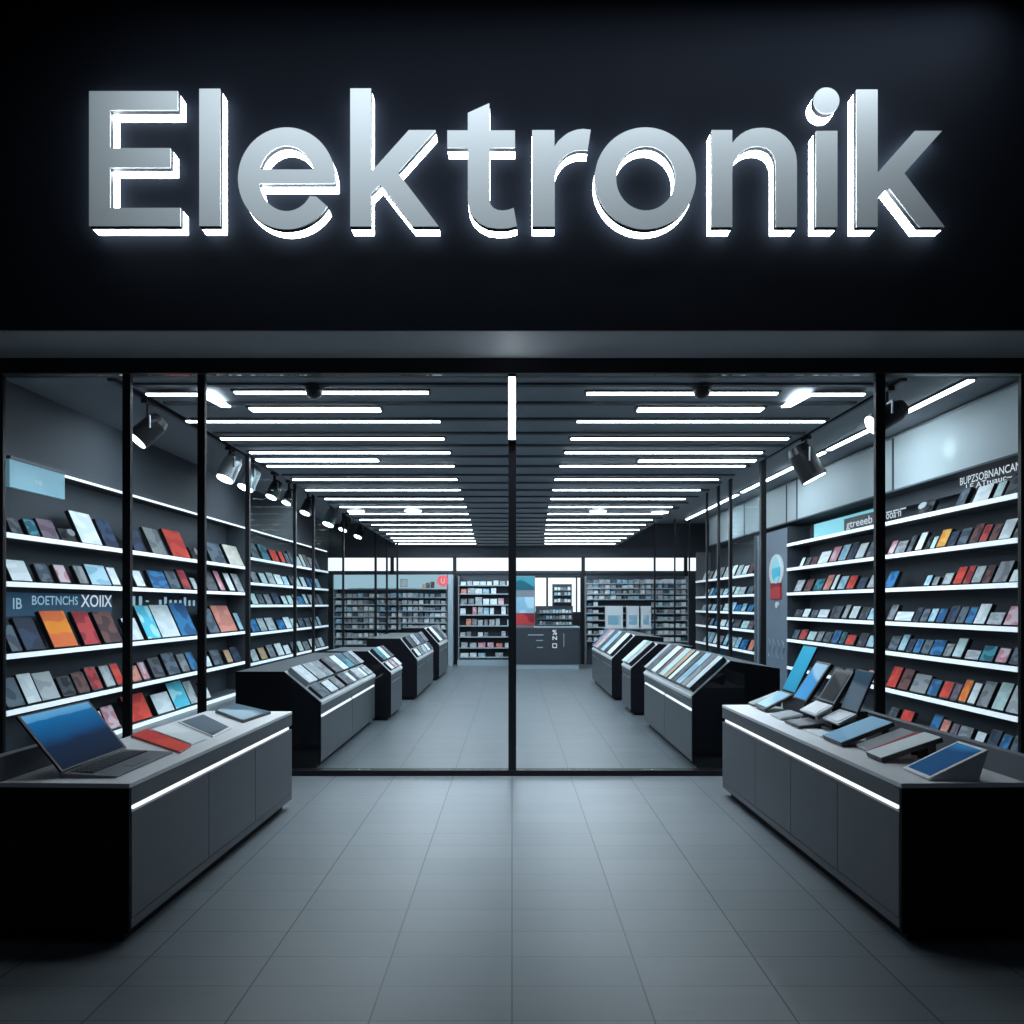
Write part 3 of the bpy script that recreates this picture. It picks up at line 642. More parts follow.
box('word_plate', M['signdark'], (5.405, 5.4195, d0, F*5.42/(845-512), ZR[0] + .02, ZR[0] + .25), root)
dd0 = F*5.4/(846-512); dd1 = F*5.4/(872-512)
lettering('gtreeeb', dd0 - dd1, .16, (5.4045, dd0, ZR[0] + .05), (0,-1,0), (0,0,1), M['letterwhite'], root, .012)
# blue-grey wall panel between the units, with the balloon board on it
struct('trim_wall_panel_right', M['bluepanel'], (5.24, 5.66, 12.13, 13.69, 0, 3.18))
root = thing('promotion_board', (5.21, 12.6, 1.75), 'hanging board with blue balloon shape over a red block, on blue-grey panel', 'sign')
def oval(bm, yc, zc, ry, rz, x0, x1, n=28):
    prism(bm, [(yc + ry*math.cos(2*math.pi*i/n), zc + rz*math.sin(2*math.pi*i/n)) for i in range(n)], x0, x1, 'x')
dB = 640*5.22/(776-512)
bm = NB(); oval(bm, dB, PZ(571, dB), .33, .33, 5.215, 5.239); obj('white_backing', bm, M['white'], root)
bm = NB(); oval(bm, dB - .03, PZ(570, dB), .19, .27, 5.20, 5.2145); obj('blue_balloon', bm, pmat('cyan'), root)
bm = NB(); bx(bm, 5.205, 5.239, dB - .22, dB + .24, PZ(599, dB), PZ(583, dB)); obj('red_block', bm, pmat('crimson'), root)
bm = NB(); cyl(bm, (5.205, dB - .05, PZ(605, dB)), (5.239, dB - .05, PZ(605, dB)), .06); obj('tag', bm, M['white'], root)
bm = NB()
for k in range(4):
    y_ = 12.35 + k*.22
    for i in range(8):
        a, b_ = (y_ + .05*math.sin(i*.9), PZ(658, 12.6) + i*.045), (y_ + .05*math.sin((i+1)*.9), PZ(658, 12.6) + (i+1)*.045)
        cyl(bm, (5.230, a[0], a[1]), (5.230, b_[0], b_[1]), .008, .008, 6)
obj('wave_mark', bm, M['plinth'], root)

# ------------------------------------------------------------------ front display counters
ZT = .81
def counter(side, xf, y0, y1, gaps, label, yu):
    root = thing('display_counter', (side*2.25, (y0+y1)/2, 0), label, 'counter', 'display counters before the glass')
    S = lambda a, b: (side*a, side*b)
    xb = 2.60
    box('plinth', M['blackmatte'], (*S(xf + .06, xb), y0 + .05, y1 - .06, 0, .075), root)
    box('carcass', M['counter'], (*S(xf + .022, xb), y0 + .02, y1, .0755, ZT - .025), root)
    box('end_panel', M['blackmatte'], (*S(xf, xb), y0, y0 + .0195, .06, ZT - .025), root)
    box('top_rail', M['counter'], (*S(xf, xf + .0215), y0 + .02, y1, .695, ZT - .0255), root)
    box('light_line', M['strip2'], (*S(xf + .004, xf + .0215), y0 + .045, y1 - .06, .670, .689), root)
    ed = [y0 + .02] + gaps + [y1]
    for a, b_ in zip(ed, ed[1:]):
        box('door', M['counter'], (*S(xf, xf + .0215), a + .003, b_ - .003, .13, .661), root)
    box('kick_rail', M['counter'], (*S(xf + .003, xf + .0215), y0 + .02, y1, .076, .124), root)
    box('worktop', M['top'], (*S(xf - .002, 2.60), y0, y1, ZT - .0245, ZT), root, .003)
    box('upstand', M['upstand'], (*S(2.5405, 2.60), y0 + .004, yu, ZT + .0005, ZT + .125), root)
    root.rotation_euler.z = side*math.radians(1.75) if side < 0 else math.radians(1.5)
    return root
counter(-1, 1.875, 3.20, 5.37, [3.99, 4.66], 'dark display counter with an open laptop on its pale worktop, before the glass', 3.9)
counter(1, 1.91, 3.20, 5.72, [3.80, 4.40, 5.00], 'dark display counter carrying tilted tablets on its pale worktop, before the glass', 5.72)

# laptop on one counter
wp = wallpaper('mountain_wallpaper', 2, [(0.0, (.002,.006,.018)), (.45, (.003,.014,.045)), (.60, (.002,.055,.17)), (.90, (.002,.11,.30)), (.915, (.06,.24,.46)), (1.0, (.09,.30,.54))], .55, .10)
root = thing('laptop', (-2.30, 5.0, ZT), 'open dark laptop with a blue mountain picture on its screen', 'laptop')
yh0, yh1 = 4.63*.727*1.0, 5.40*.727
yh0, yh1 = 3.285, 3.84
xh = -2.315
bm = NB(); prism(bm, [(xh - .01, ZT + .0005), (-2.035, ZT + .0005), (-2.03, ZT + .010), (xh, ZT + .026), (xh - .01, ZT + .024)], yh0, yh1, 'y'); base = obj('base', bm, principled('gunmetal_case', (.15, .165, .18), .45, .3), root, .003)
bm = NB(); bx(bm, -2.30, -2.17, yh0 + .03, yh1 - .03, ZT + .0185, ZT + .0235)
kb = obj('keyboard', bm, M['case'], base)
bm = NB()
for r in range(5):
    for c in range(13):
        x_ = -2.295 + r*.025; y_ = yh0 + .04 + c*(yh1 - yh0 - .08)/13
        bx(bm, x_, x_ + .020, y_, y_ + (yh1 - yh0 - .08)/13 - .006, ZT + .0235, ZT + .0265)
k_ = obj('keys', bm, M['return'], base)
box('touchpad', principled('gunmetal_pad', (.11, .12, .135), .4), (-2.14, -2.065, yh0 + .2, yh1 - .2, ZT + .0125, ZT + .0155), base)
lean_l = math.radians(39)
ll = .365
lid = bpy.data.objects.new('lid', SLAB); link(lid, root)
lid.matrix_parent_inverse = Matrix.Identity(4)
mw = Matrix.Translation((xh + .004, (yh0+yh1)/2, ZT + .027 + .012*math.sin(lean_l))) @ Matrix.Rotation(math.radians(90), 4, 'Z') @ Matrix.Rotation(-lean_l, 4, 'X')
lid.matrix_basis = Matrix.Translation(-ORG[root.name]) @ mw @ Matrix.Diagonal((yh1 - yh0, .012, ll, 1)); slot(lid, M['case'])
scr = bpy.data.objects.new('screen', unit_front(.03)); link(scr, lid); slot(scr, wp)

# flat goods on that counter, from their outline corners in the photograph
def flat_good(name, cat, pts, t, body, front, label, inset=.02, frontname='cover', z=ZT):
    w = []
    for px, py in pts:
        d = F*(H - z - t)/(py - 605.0); w.append(Vector((PX(px, d), d, 0)))
    c = sum(w, Vector())/4
    def quad(k, z0, z1):
        bm = NB(); q = []
        for p in w:
            r = p - c; q.append((r*(1 - k/max(r.length, .01)*1.3)).to_2d())
        prism(bm, [(p.x, p.y) for p in q], z0, z1, 'z'); return bm
    bm = quad(0, 0, t)
    me = bpy.data.meshes.new(name); bmesh.ops.recalc_face_normals(bm, faces=bm.faces); bm.to_mesh(me); bm.free(); me.materials.append(body)
    o = bpy.data.objects.new(name, me); link(o); o.location = (c.x, c.y, z + .0008); tag(o, label, cat)
    b_ = o.modifiers.new('bevel', 'BEVEL'); b_.width = .003; b_.segments = 2
    bm = quad(inset, t + .0003, t + .002)
    me = bpy.data.meshes.new(frontname); bm.to_mesh(me); bm.free(); me.materials.append(front)
    f = bpy.data.objects.new(frontname, me); link(f, o)
    return o
flat_good('tablet', 'tablet', [(180,752),(191,745.5),(147,729),(130.5,735.5)], .012, principled('red_case', (.45, .05, .03), .4), pmat('red'), 'flat bright red tablet lying on the counter next to the open laptop', .008)
flat_good('tablet', 'tablet', [(191.5,744),(207,737.5),(170,723.5),(151,729.5)], .014, M['white'], pmat('white'), 'flat white tablet lying beside the red one on the counter', .008)
flat_good('tablet', 'tablet', [(213,736.5),(232,727.5),(203,714),(178,721.5)], .010, M['white'], pmat('slate'), 'white-framed slate tablet lying on the counter beyond the white tablet', .026, 'screen')
flat_good('tablet', 'tablet', [(243,720.5),(271,711.5),(236,703.5),(215,710.5)], .022, M['case'], printed('lake_picture', (.30, .42, .48), (.08, .13, .17), .2, .12), 'thick dark tablet with pale blue screen at the far end of the counter', .012, 'screen')

# tilted goods on the other counter
def tilted(name, cat, d0, d1, x0, z0, x1, z1, t, body, front, label, inset=.012, frontname='screen', stand='block', rel=True):
    """a slab whose upper face runs from (x0,z0) at the aisle to (x1,z1) at the outer side, between depths d0 and d1"""
    if rel: z0, z1 = H + z0, H + z1
    a = Vector((x1 - x0, 0, z1 - z0)); L = a.length; a.normalize(); nrm = Vector((-a.z, 0, a.x))
    up = max(0.0, ZT + .0015 - (z0 - t*nrm.z)); z0 += up; z1 += up
    root = thing(name, ((x0+x1)/2, (d0+d1)/2, ZT), label, cat)
    og = ORG[root.name]
    def slab(nm, m0, m1, mat, ins, par):
        bm = NB(); pts = []
        for s, k in ((ins, m0), (L - ins, m0), (L - ins, m1), (ins, m1)):
            q = Vector((x0, 0, z0)) + a*s + nrm*k; pts.append((q.x, q.z))
        prism(bm, pts, d0 + ins, d1 - ins, 'y'); return obj(nm, bm, mat, par, .003 if ins == 0 else 0)
    b_ = slab('body', -t, 0, body, 0, root)
    slab(frontname, .0003, .0025, front, inset, b_)
    if stand == 'block':     # leg from the counter to the raised edge
        q = Vector((x0, 0, z0)) + a*L*.80 - nrm*(t + .0005); q2 = Vector((x0, 0, z0)) + a*L*.93 - nrm*(t + .0005)
        bm = NB(); prism(bm, [(q.x, ZT + .0005), (q2.x, ZT + .0005), (q2.x, q2.z), (q.x, q.z)], d0 + .03, d1 - .03, 'y'); obj('stand', bm, M['case'], root)
    elif stand == 'wedge':
        q0 = Vector((x0, 0, z0)) - nrm*(t + .0005) + a*.012; q1 = Vector((x0, 0, z0)) + a*(L - .004) - nrm*(t + .0005)
        bm = NB(); prism(bm, [(max(q0.x, x0 + .02), ZT + .0005), (q1.x - .045, ZT + .0005), (q1.x, q1.z), (q0.x, max(q0.z, ZT + .0015))], d0 + .004, d1 - .004, 'y'); obj('stand', bm, M['white'] if body == M['white'] else M['case'], root)
    return root
blue_wp = wallpaper('blue_glass_wallpaper', 0, [(0.0, (.01,.08,.20)), (.45, (.012,.10,.26)), (.5, (.03,.24,.50)), (1.0, (.02,.18,.42))], .35, .2)
tilted('tablet', 'tablet', 3.236, 3.453, 2.108, -.878, 2.407, -.732, .012, M['white'], printed('deep_blue_screen', (.03,.22,.46), (.01,.08,.22), .2, .3), 'white wedge-shaped tablet with deep blue screen at the near end of the counter', .02, stand='wedge')
tilted('tablet', 'tablet', 3.60, 3.755, 2.075, -.868, 2.42, -.751, .028, M['case'], pmat('white'), 'thick white-faced tablet tilted between the red strip and the blue wedge', .003)
tilted('notebook', 'notebook', 3.765, 3.825, 2.12, -.872, 2.42, -.755, .016, pmat('crimson'), pmat('crimson'), 'narrow dark red notebook tilted beside the thick white tablet', .004, 'cover')
tilted('tablet', 'tablet', 3.835, 3.985, 2.14, -.870, 2.425, -.765, .02, M['silver'], pmat('grey'), 'plain grey tablet tilted next to the dark red notebook', .004)
tilted('tablet', 'tablet', 4.00, 4.24, 2.055, -.866, 2.385, -.738, .028, M['case'], printed('sky_blue_cover', (.22,.42,.60), (.27,.48,.66), .35, .12), 'wide sky blue tablet tilted on a black base, mid counter', .004)
flat_good('notebook', 'notebook', [(820,736.6),(839.5,736.6),(820.7,729),(802.4,729)], .008, M['white'], pmat('white'), 'white leaflet lying flat beside the sky blue tablet', .006)
tilted('tablet', 'tablet', 4.57, 4.82, 2.05, -.868, 2.235, -.846, .018, M['case'], pmat('grey'), 'low dark tablet with grey face lying before the standing screens', .012, stand='block')
tilted('smartphone', 'phone', 4.93, 5.14, 2.07, -.872, 2.24, -.842, .014, M['silver'], pmat('pale grey'), 'rounded pale grey phone lying between tablets, low on the counter', .006, stand='block')
tilted('tablet', 'tablet', 5.58, 5.70, 2.10, -.870, 2.37, -.765, .02, M['case'], pmat('pale grey'), 'slim pale grey tablet tilted at the far end of the counter', .006)
# laptop with a tall cyan lid
def standing(name, cat, d0, d1, x0, z0, x1, z1, t, body, front, label, base=None, inset=.012, frontname='screen'):
    root = tilted(name, cat, d0, d1, x0, z0, x1, z1, t, body, front, label, inset, frontname, stand=None)
    zb = H + z0
    bm = NB(); bx(bm, x0 + .0, x0 + .085, d0 + .02, d1 - .02, ZT + .0005, zb + .012)
    obj('stand', bm, M['case'], root)
    if base:
        bx0, bz0 = base[0], base[1]
        a = Vector((x0 - .004 - bx0, 0, z0 - bz0)); L = a.length; a.normalize(); nr = Vector((-a.z, 0, a.x))
        pts = [Vector((bx0, 0, H + bz0)) + a*s + nr*k for s, k in ((0, -.018), (L, -.018), (L, 0), (0, 0))]
        bm = NB(); prism(bm, [(p.x, p.z) for p in pts], d0, d1, 'y'); b_ = obj('base', bm, base[2], root, .003)
        pts = [Vector((bx0, 0, H + bz0)) + a*s + nr*k for s, k in ((L*.1, .0003), (L*.92, .0003), (L*.92, .003), (L*.1, .003))]
        bm = NB(); prism(bm, [(p.x, p.z) for p in pts], d0 + .02, d1 - .02, 'y'); obj('keyboard', bm, base[3], b_)
        q = Vector((x0 - .07, 0, H + z0 - .018 - .07*a.z/a.x))
    return root
standing('laptop', 'laptop', 5.29, 5.54, 2.335, -.735, 2.525, -.347, .014, M['case'], wallpaper('cyan_wallpaper', 2, [(0, (.015,.20,.42)), (.5, (.03,.42,.72)), (1, (.06,.55,.80))], .45, .2), 'laptop with tall bright cyan screen, standing open at the counter far end', (2.088, -.862, M['case'], pmat('pale blue')), .008)
standing('tablet', 'tablet', 4.95, 5.19, 2.27, -.755, 2.47, -.452, .03, M['case'], printed('blue_shapes_screen', (.05,.27,.56), (.30,.50,.66), .2, .35), 'standing tablet with blue and white picture next to the cyan laptop', None, .02)
standing('tablet', 'tablet', 4.56, 4.81, 2.29, -.715, 2.435, -.474, .03, M['case'], printed('grey_screen', (.035,.042,.048), (.10,.11,.115), .25, .12), 'standing black-framed tablet with dim grey screen', (2.16, -.785, M['silver'], M['white']), .028)
standing('tablet', 'tablet', 4.32, 4.545, 2.33, -.735, 2.45, -.455, .012, M['case'], printed('slate_screen', (.045,.10,.16), (.16,.22,.28), .25, .12), 'standing slate blue tablet nearest along the row of upright screens', (2.20, -.80, M['silver'], M['silver']), .008)

# ------------------------------------------------------------------ aisle display cabinets
def kiosk(side, xf, y0, y1, zf, xs, zs, xb, zb, doors, label, light=False):
    root = thing('display_cabinet', (side*(xf + .4), (y0+y1)/2, 0), label, 'display cabinet', 'sloping display cabinets along the aisle')
    S = lambda a, b: (side*a, side*b)
    sx = lambda pts: [(side*a, b) for a, b in pts]
    box('plinth', M['blackmatte'], (*S(xf + .06, xb), y0 + .03, y1 - .04, 0, .07), root)
    prof = [(xf + .02, .07), (xf + .02, zf - .03), (xs, zs - .03), (xb, zb - .03), (xb, .07)]
    bm = NB(); prism(bm, sx(prof), y0 + .02, y1, 'y'); obj('carcass', bm, M['blackmatte'], root)
    prof = [(xf, .05), (xf, zf), (xs, zs), (xb, zb), (xb, .05)]
    bm = NB(); prism(bm, sx(prof), y0, y0 + .0195, 'y'); obj('end_panel', bm, M['blackmatte'], root)
    ln = math.hypot(xs - xf, zs - zf); nx, nz = -(zs - zf)/ln, (xs - xf)/ln
    tray = [(xf + .02, zf - .0295), (xf - .008, zf - .0295), (xf - .008, zf), (xs, zs), (xs, zs - .0295)]
    bm = NB(); prism(bm, sx(tray), y0 + .02, y1, 'y'); obj('sloping_tray', bm, M['top'], root)
    bm = NB(); prism(bm, sx([(xs + .001, zs - .029), (xb, zb - .029), (xb, zb), (xs + .001, zs)]), y0 + .02, y1, 'y'); obj('top_board', bm, M['shelf'], root)
    box('drawer_rail', M['kiosk'], (*S(xf, xf + .0195), y0 + .02, y1, zf - .125, zf - .031), root)
    w = (y1 - y0 - .02)/doors
    for k in range(doors):
        ya, yb_ = y0 + .02 + k*w, y0 + .02 + (k+1)*w
        dr = box('door', M['kiosk'], (*S(xf, xf + .0195), ya + .006, yb_ - .006, .12, zf - .160), root)
        box('handle', M['strip2'] if light else M['chrome'], (*S(xf - .004, xf + .012), ya + .03, yb_ - .06, zf - .155, zf - .133), dr)
    box('kick_rail', M['kiosk'], (*S(xf + .004, xf + .0195), y0 + .02, y1, .071, .115), root)
    return root
def slope_goods(side, xf, zf, xs, zs, y0, y1, rows, where, group):
    """rows: (t0, t1 along the slope 0..1, [(width share, colour, kind, height)])"""
    ln = math.hypot(xs - xf, zs - zf); ax, az = (xs - xf)/ln, (zs - zf)/ln
    k = 1
    for t0, t1, its in rows:
        tot = sum(i[0] for i in its); y = y0 + .05; span = y1 - y0 - .09
        for wsh, col, kd, th in its:
            w = span*wsh/tot
            if col:
                L = (t1 - t0)*ln
                up = Vector((side*ax, 0, az)); nrm = Vector((-side*az, 0, ax))
                X = up.cross(nrm)      # width axis
                base = Vector((side*(xf + ax*t0*ln), y + w/2, zf + az*t0*ln)) + nrm*(th + .007)
                m = Matrix(((X.x, -nrm.x, up.x, base.x), (X.y, -nrm.y, up.y, base.y), (X.z, -nrm.z, up.z, base.z), (0, 0, 0, 1)))
                if m.to_3x3().determinant() < 0:
                    X = -X; m = Matrix(((X.x, -nrm.x, up.x, base.x), (X.y, -nrm.y, up.y, base.y), (X.z, -nrm.z, up.z, base.z), (0, 0, 0, 1)))
                product(kd, col, m, w*.88, L, th, '%s %s, %s item on the %s' % (col, KINDW[kd][1], ORD[k], where), group, M['silver'] if col in ('white', 'pale grey', 'cream') and k % 3 == 0 else None)
                k += 1
            y += w
K = {}
def K_(nm, side, xf, y0, y1, zf, xs, zs, xb, zb, doors, label, light, rows, where):
    kiosk(side, xf, y0, y1, zf, xs, zs, xb, zb, doors, label, light)
    slope_goods(side, xf, zf, xs, zs, y0, y1, rows, where, 'goods on the ' + where)
K_('l1', -1, 1.98, 6.62, 9.25, .69, 2.36, 1.01, 2.86, 1.01, 2, 'sloping display cabinet just inside the glass, nearest the open laptop', True,
   [(.06, .42, [(1,'slate','tablet',.03),(1,'white','phone',.03),(.8,'grey','phone',.03),(1,'charcoal','box',.05),(.8,'white','phone',.02),(1,'pale grey','box',.05),(.8,'white','phone',.02),(1,'pale grey','phone',.02)]),
    (.47, .98, [(1.2,'white','tablet',.05),(1.2,'pale grey','tablet',.05),(1,'grey','tablet',.04),(1.3,'charcoal','tablet',.06),(1,'white','tablet',.05),(1.1,'teal','tablet',.05),(1,'slate','tablet',.05),(.8,'pale grey','tablet',.05)])], 'cabinet nearest the open laptop')
K_('l2', -1, 1.78, 9.40, 10.35, .70, 2.12, 1.02, 2.75, 1.02, 1, 'narrow sloping cabinet, second along the open laptop side', False,
   [(.06, .40, [(1,'white','phone',.03),(1,'pink','phone',.03),(1,'white','box',.04)]), (.45, .98, [(1,'teal','tablet',.05),(1,'white','tablet',.05),(1,'charcoal','tablet',.05)])], 'second cabinet on the laptop side')
K_('l3', -1, 1.70, 11.45, 13.8, .72, 2.0, 1.10, 2.6, 1.10, 2, 'sloping cabinet, third along the open laptop side', False,
   [(.06, .42, [(1,'white','phone',.04),(1,'grey','phone',.04),(1,'pale grey','phone',.04),(1,'white','phone',.04),(1,'slate','phone',.04)]), (.47, .98, [(1,'charcoal','tablet',.06),(1,'pale grey','tablet',.06),(1,'slate','tablet',.06),(1,'grey','tablet',.06)])], 'third cabinet on the laptop side')
K_('l4', -1, 1.64, 14.4, 16.3, .80, 1.98, 1.18, 2.5, 1.18, 2, 'farthest sloping cabinet on the open laptop side', False,
   [(.10, .92, [(1,'white','tablet',.06),(1,'charcoal','tablet',.06),(1,'grey','tablet',.06)])], 'farthest cabinet on the laptop side')
K_('r1', 1, 1.87, 6.64, 9.05, .75, 2.27, 1.12, 2.78, 1.04, 2, 'sloping display cabinet just inside the glass, by the tilted tablets', True,
   [(.08, .97, [(.6,'pale grey','tablet',.06),(1,'charcoal','tablet',.06),(1,'white','tablet',.06),(.6,'brown','tablet',.05),(.9,'mint','tablet',.06),(.6,'tan','tablet',.06),(.6,'white','tablet',.05),(.8,'black','tablet',.06),(.8,'pale blue','tablet',.06),(.7,'grey','tablet',.06),(.6,'white','tablet',.06)][::-1])], 'cabinet nearest the tilted tablets')
K_('r2', 1, 1.83, 9.85, 10.65, .72, 2.25, 1.10, 2.8, 1.06, 1, 'narrow sloping cabinet, second along the tilted tablet side', False,
   [(.06, .95, [(1,'pale grey','tablet',.06),(1,'mint','tablet',.06),(.8,'white','tablet',.05)])], 'second cabinet on the tilted tablet side')
K_('r3', 1, 1.78, 11.4, 14.2, .74, 2.2, 1.16, 2.7, 1.12, 2, 'sloping cabinet, third along the tilted tablet side', False,
   [(.06, .95, [(1,'white','tablet',.06),(.8,'black','tablet',.06),(1,'pale blue','tablet',.06),(.8,'charcoal','tablet',.06),(1,'pale grey','tablet',.06),(.6,'salmon','tablet',.06),(.6,'blue','tablet',.06)])], 'third cabinet on the tilted tablet side')

# ------------------------------------------------------------------ rear of the shop
YS = 18.0; s_ = F/YS
def bxp(px): return (px - 512)/s_
def bzp(py): return H + (605 - py)/s_
TINY = {}
def tiny_mesh():
    bm = NB(); bx(bm, -.5, .5, 0, 1, 0, 1); me = bpy.data.meshes.new('box'); bm.to_mesh(me); bm.free(); me.materials.append(M['white']); return me
TM = tiny_mesh()
def back_unit(px0, px1, rows, label, where, cols, topy, ncol, hpx, skip=None, lipm=None, dens=1.0, zrow=None):
    x0, x1 = bxp(px0), bxp(px1)
    root = thing('rear_shelf_unit', ((x0+x1)/2, YS + .2, 0), label, 'shelf unit', 'shelf units on the rear wall')
    box('back_panel', M['backpanel'], (x0, x1, YS + .36, YS + .40, 0, bzp(topy)), root)
    for xa in (x0, x1 - .03): box('side_panel', M['upstand'], (xa, xa + .03, YS + .02, YS + .3595, 0, bzp(topy)), root)
    r_ = random.Random(int(px0))
    for i, py in enumerate(rows):
        z = bzp(py)
        sh = box('shelf', M['shelf'], (x0 + .031, x1 - .031, YS + .02, YS + .3595, z - .03, z), root)
        box('lip', lipm or M['lip'], (x0 + .031, x1 - .031, YS + .005, YS + .0195, z - .03, z), sh)
        nn = ncol[i] if isinstance(ncol, (list, tuple)) else ncol
        hh = hpx[i] if isinstance(hpx, (list, tuple)) else hpx
        wtot = x1 - x0 - .1; p = x0 + .05; step = wtot/nn
        for k in range(nn):
            if r_.random() > dens: continue
            col = r_.choice(cols[i] if isinstance(cols, dict) else cols)
            w = step*r_.uniform(.6, .92); h = hh/s_*r_.uniform(.72, 1.0)
            xc = x0 + .05 + step*(k + .5)
            if skip and skip(xc - w/2, xc + w/2, z, z + h): continue
            o = bpy.data.objects.new('boxed_item', TM); link(o); slot(o, pmat(col))
            o.matrix_world = Matrix.Translation((xc, YS + .06, z + .001)) @ Matrix.Diagonal((w, .20, h, 1))
            tag(o, '%s boxed item, %s from left, %s shelf of %s' % (col, ORD[k+1], ORD[i+1], where), 'box', 'boxed items on the %s shelf of the %s' % (ORD[i+1], where))
    return root
grey_mix = ['white','white','pale grey','pale blue','grey','slate','pale grey']
warm_mix = ['white','pale grey','pink','white','pale blue','grey','slate','pale grey','white','salmon']
back_unit(333, 447.5, [597, 604, 610.5, 616.5, 622.5, 628.5, 637, 644], 'tall rear shelf unit with the round red sign, packed with small goods', 'red-sign rear unit', grey_mix, 574.5, 20, 4.0, lipm=M['plinth'])
back_unit(458, 514, [585, 593.5, 604.5, 614.5, 625.5, 636.5, 647.5, 657], 'dark rear shelf unit beside the grey column, stocked with boxed goods', 'rear unit by the grey column', warm_mix, 576, [8, 7, 7, 9, 9, 9, 6, 6], [4.5, 6, 7.5, 8, 7, 5, 5, 4], dens=.85, lipm=M['plinth'])
RU = back_unit(585.5, 689, [583, 588, 593.5, 599, 606, 613, 620, 627, 634, 641], 'wide rear shelf unit behind the tilted-tablet side, holding boxed white devices', 'wide rear unit', grey_mix, 576, 17, 3.9, lipm=M['plinth'],
          skip=lambda a, b, z0, z1: (bxp(603) < b and a < bxp(650) and bzp(628) < z1 and z0 < bzp(604)))
box('printer_ledge', M['plinth'], (bxp(604), bxp(651), YS - .15, YS + .004, bzp(627) - .06, bzp(627) - .031), RU)
# boxed printers on it
for p0, p1, nm in ((605, 622, 'white boxed printer with blue panel on the wide rear unit, nearer the mullion'), (626, 638, 'white boxed printer with blue panel, middle of the wide rear unit'), (640, 650, 'narrow white boxed printer on the wide rear unit')):
    root = thing('boxed_printer', ((bxp(p0)+bxp(p1))/2, YS - .12, bzp(627)), nm, 'printer box', 'boxed printers on the wide rear unit')
    box('carton', M['white'], (bxp(p0), bxp(p1), YS - .14, YS + .003, bzp(627) - .03, bzp(606)), root)
    box('blue_panel', pmat('pale blue'), (bxp(p0) + .06, bxp(p1) - .06, YS - .146, YS - .1405, bzp(624.5), bzp(615)), root)
# lit pale blue panel and round red sign over the first rear unit
root = thing('lit_header_panel', (bxp(415), YS, bzp(590)), 'pale blue lit header panel above the rear unit with the round red sign', 'sign')
box('frame', M['plinth'], (bxp(333), bxp(447.5), YS - .0, YS + .0045, bzp(589.5), bzp(574.5)), root)
box('lit_panel', M['skydim'], (bxp(334), bxp(446.5), YS - .012, YS - .0005, bzp(589), bzp(575)), root)
x, z = bxp(443), bzp(581)
root = thing('round_sign', (x, YS - .03, z), 'round red sign with a white mark at the rear of the shop', 'sign')
bm = NB(); cyl(bm, (x, YS - .013, z), (x, YS - .045, z), .16, .16, 28); obj('disc', bm, M['red'], root)
lettering('U', .11, .14, (x - .055, YS - .0455, z - .07), (1,0,0), (0,0,1), M['letterwhite'], root, .02)
x, z = bxp(404), bzp(583)
root = thing('small_framed_notice', (x, YS - .02, bzp(586)), 'small pale framed notice on the lit header panel', 'sign')
box('frame', M['upstand'], (x - .10, x + .10, YS - .025, YS - .0125, bzp(587), bzp(579)), root)
box('sheet', pmat('pale grey'), (x - .085, x + .085, YS - .03, YS - .0255, bzp(586.5), bzp(579.5)), root)
# small goods on top of the packed unit's header ledge
for k, (px, col) in enumerate(((425, 'tan'), (428.5, 'slate'), (433, 'brown'))):
    o = bpy.data.objects.new('boxed_item', TM); link(o); slot(o, pmat(col))
    o.matrix_world = Matrix.Translation((bxp(px), YS - .16, bzp(589.3) + .031)) @ Matrix.Diagonal((.10, .1, .12 + .03*k, 1))
    tag(o, '%s small pack on the ledge below the round red sign' % col, 'box', 'packs on the ledge below the round red sign')
tag(box('display_ledge', M['plinth'], (bxp(350), bxp(446), YS - .19, YS - .0475, bzp(589.3), bzp(589.3) + .03), org=(bxp(400), YS - .1, bzp(589.3))), 'pale ledge running below the lit header panel at the rear', 'shelf')
# grey column and plinths
struct('wall_column', M['plinth'], (bxp(448.2), bxp(453), YS - .05, YB - .1, 0, bzp(574.5)))
struct('baseboard_rear', M['plinth'], (bxp(457.5), bxp(578), YS - .04, YS - .005, 0.0, .16))
# rear glass door area behind the desk
w_ = struct('window_%d' % n, M['black'], (bxp(533), bxp(582), YB - .30, YB - .26, bzp(625), bzp(576))); n += 1
for p0, p1 in ((534.5, 546.5), (548.5, 576.5), (578, 581)):
    box('pane', M['sky'], (bxp(p0), bxp(p1), YB - .31, YB - .3005, bzp(612), bzp(577.5)), w_)
# poster board
root = thing('poster_board', (bxp(526), YS - .1, bzp(632)), 'poster board with grey-blue upper half and red lower block beside the middle post', 'poster')
box('board', M['upstand'], (bxp(515), bxp(535), YS - .03, YS - .006, bzp(627), bzp(576)), root)
box('blue_picture', pmat('pale blue'), (bxp(516), bxp(534), YS - .036, YS - .0305, bzp(613), bzp(597)), root)
box('red_block', pmat('crimson'), (bxp(516), bxp(534.5), YS - .036, YS - .0305, bzp(625), bzp(613.3)), root)
box('goods_picture', pmat('teal'), (bxp(516), bxp(534.5), YS - .036, YS - .0305, bzp(590), bzp(577)), root)
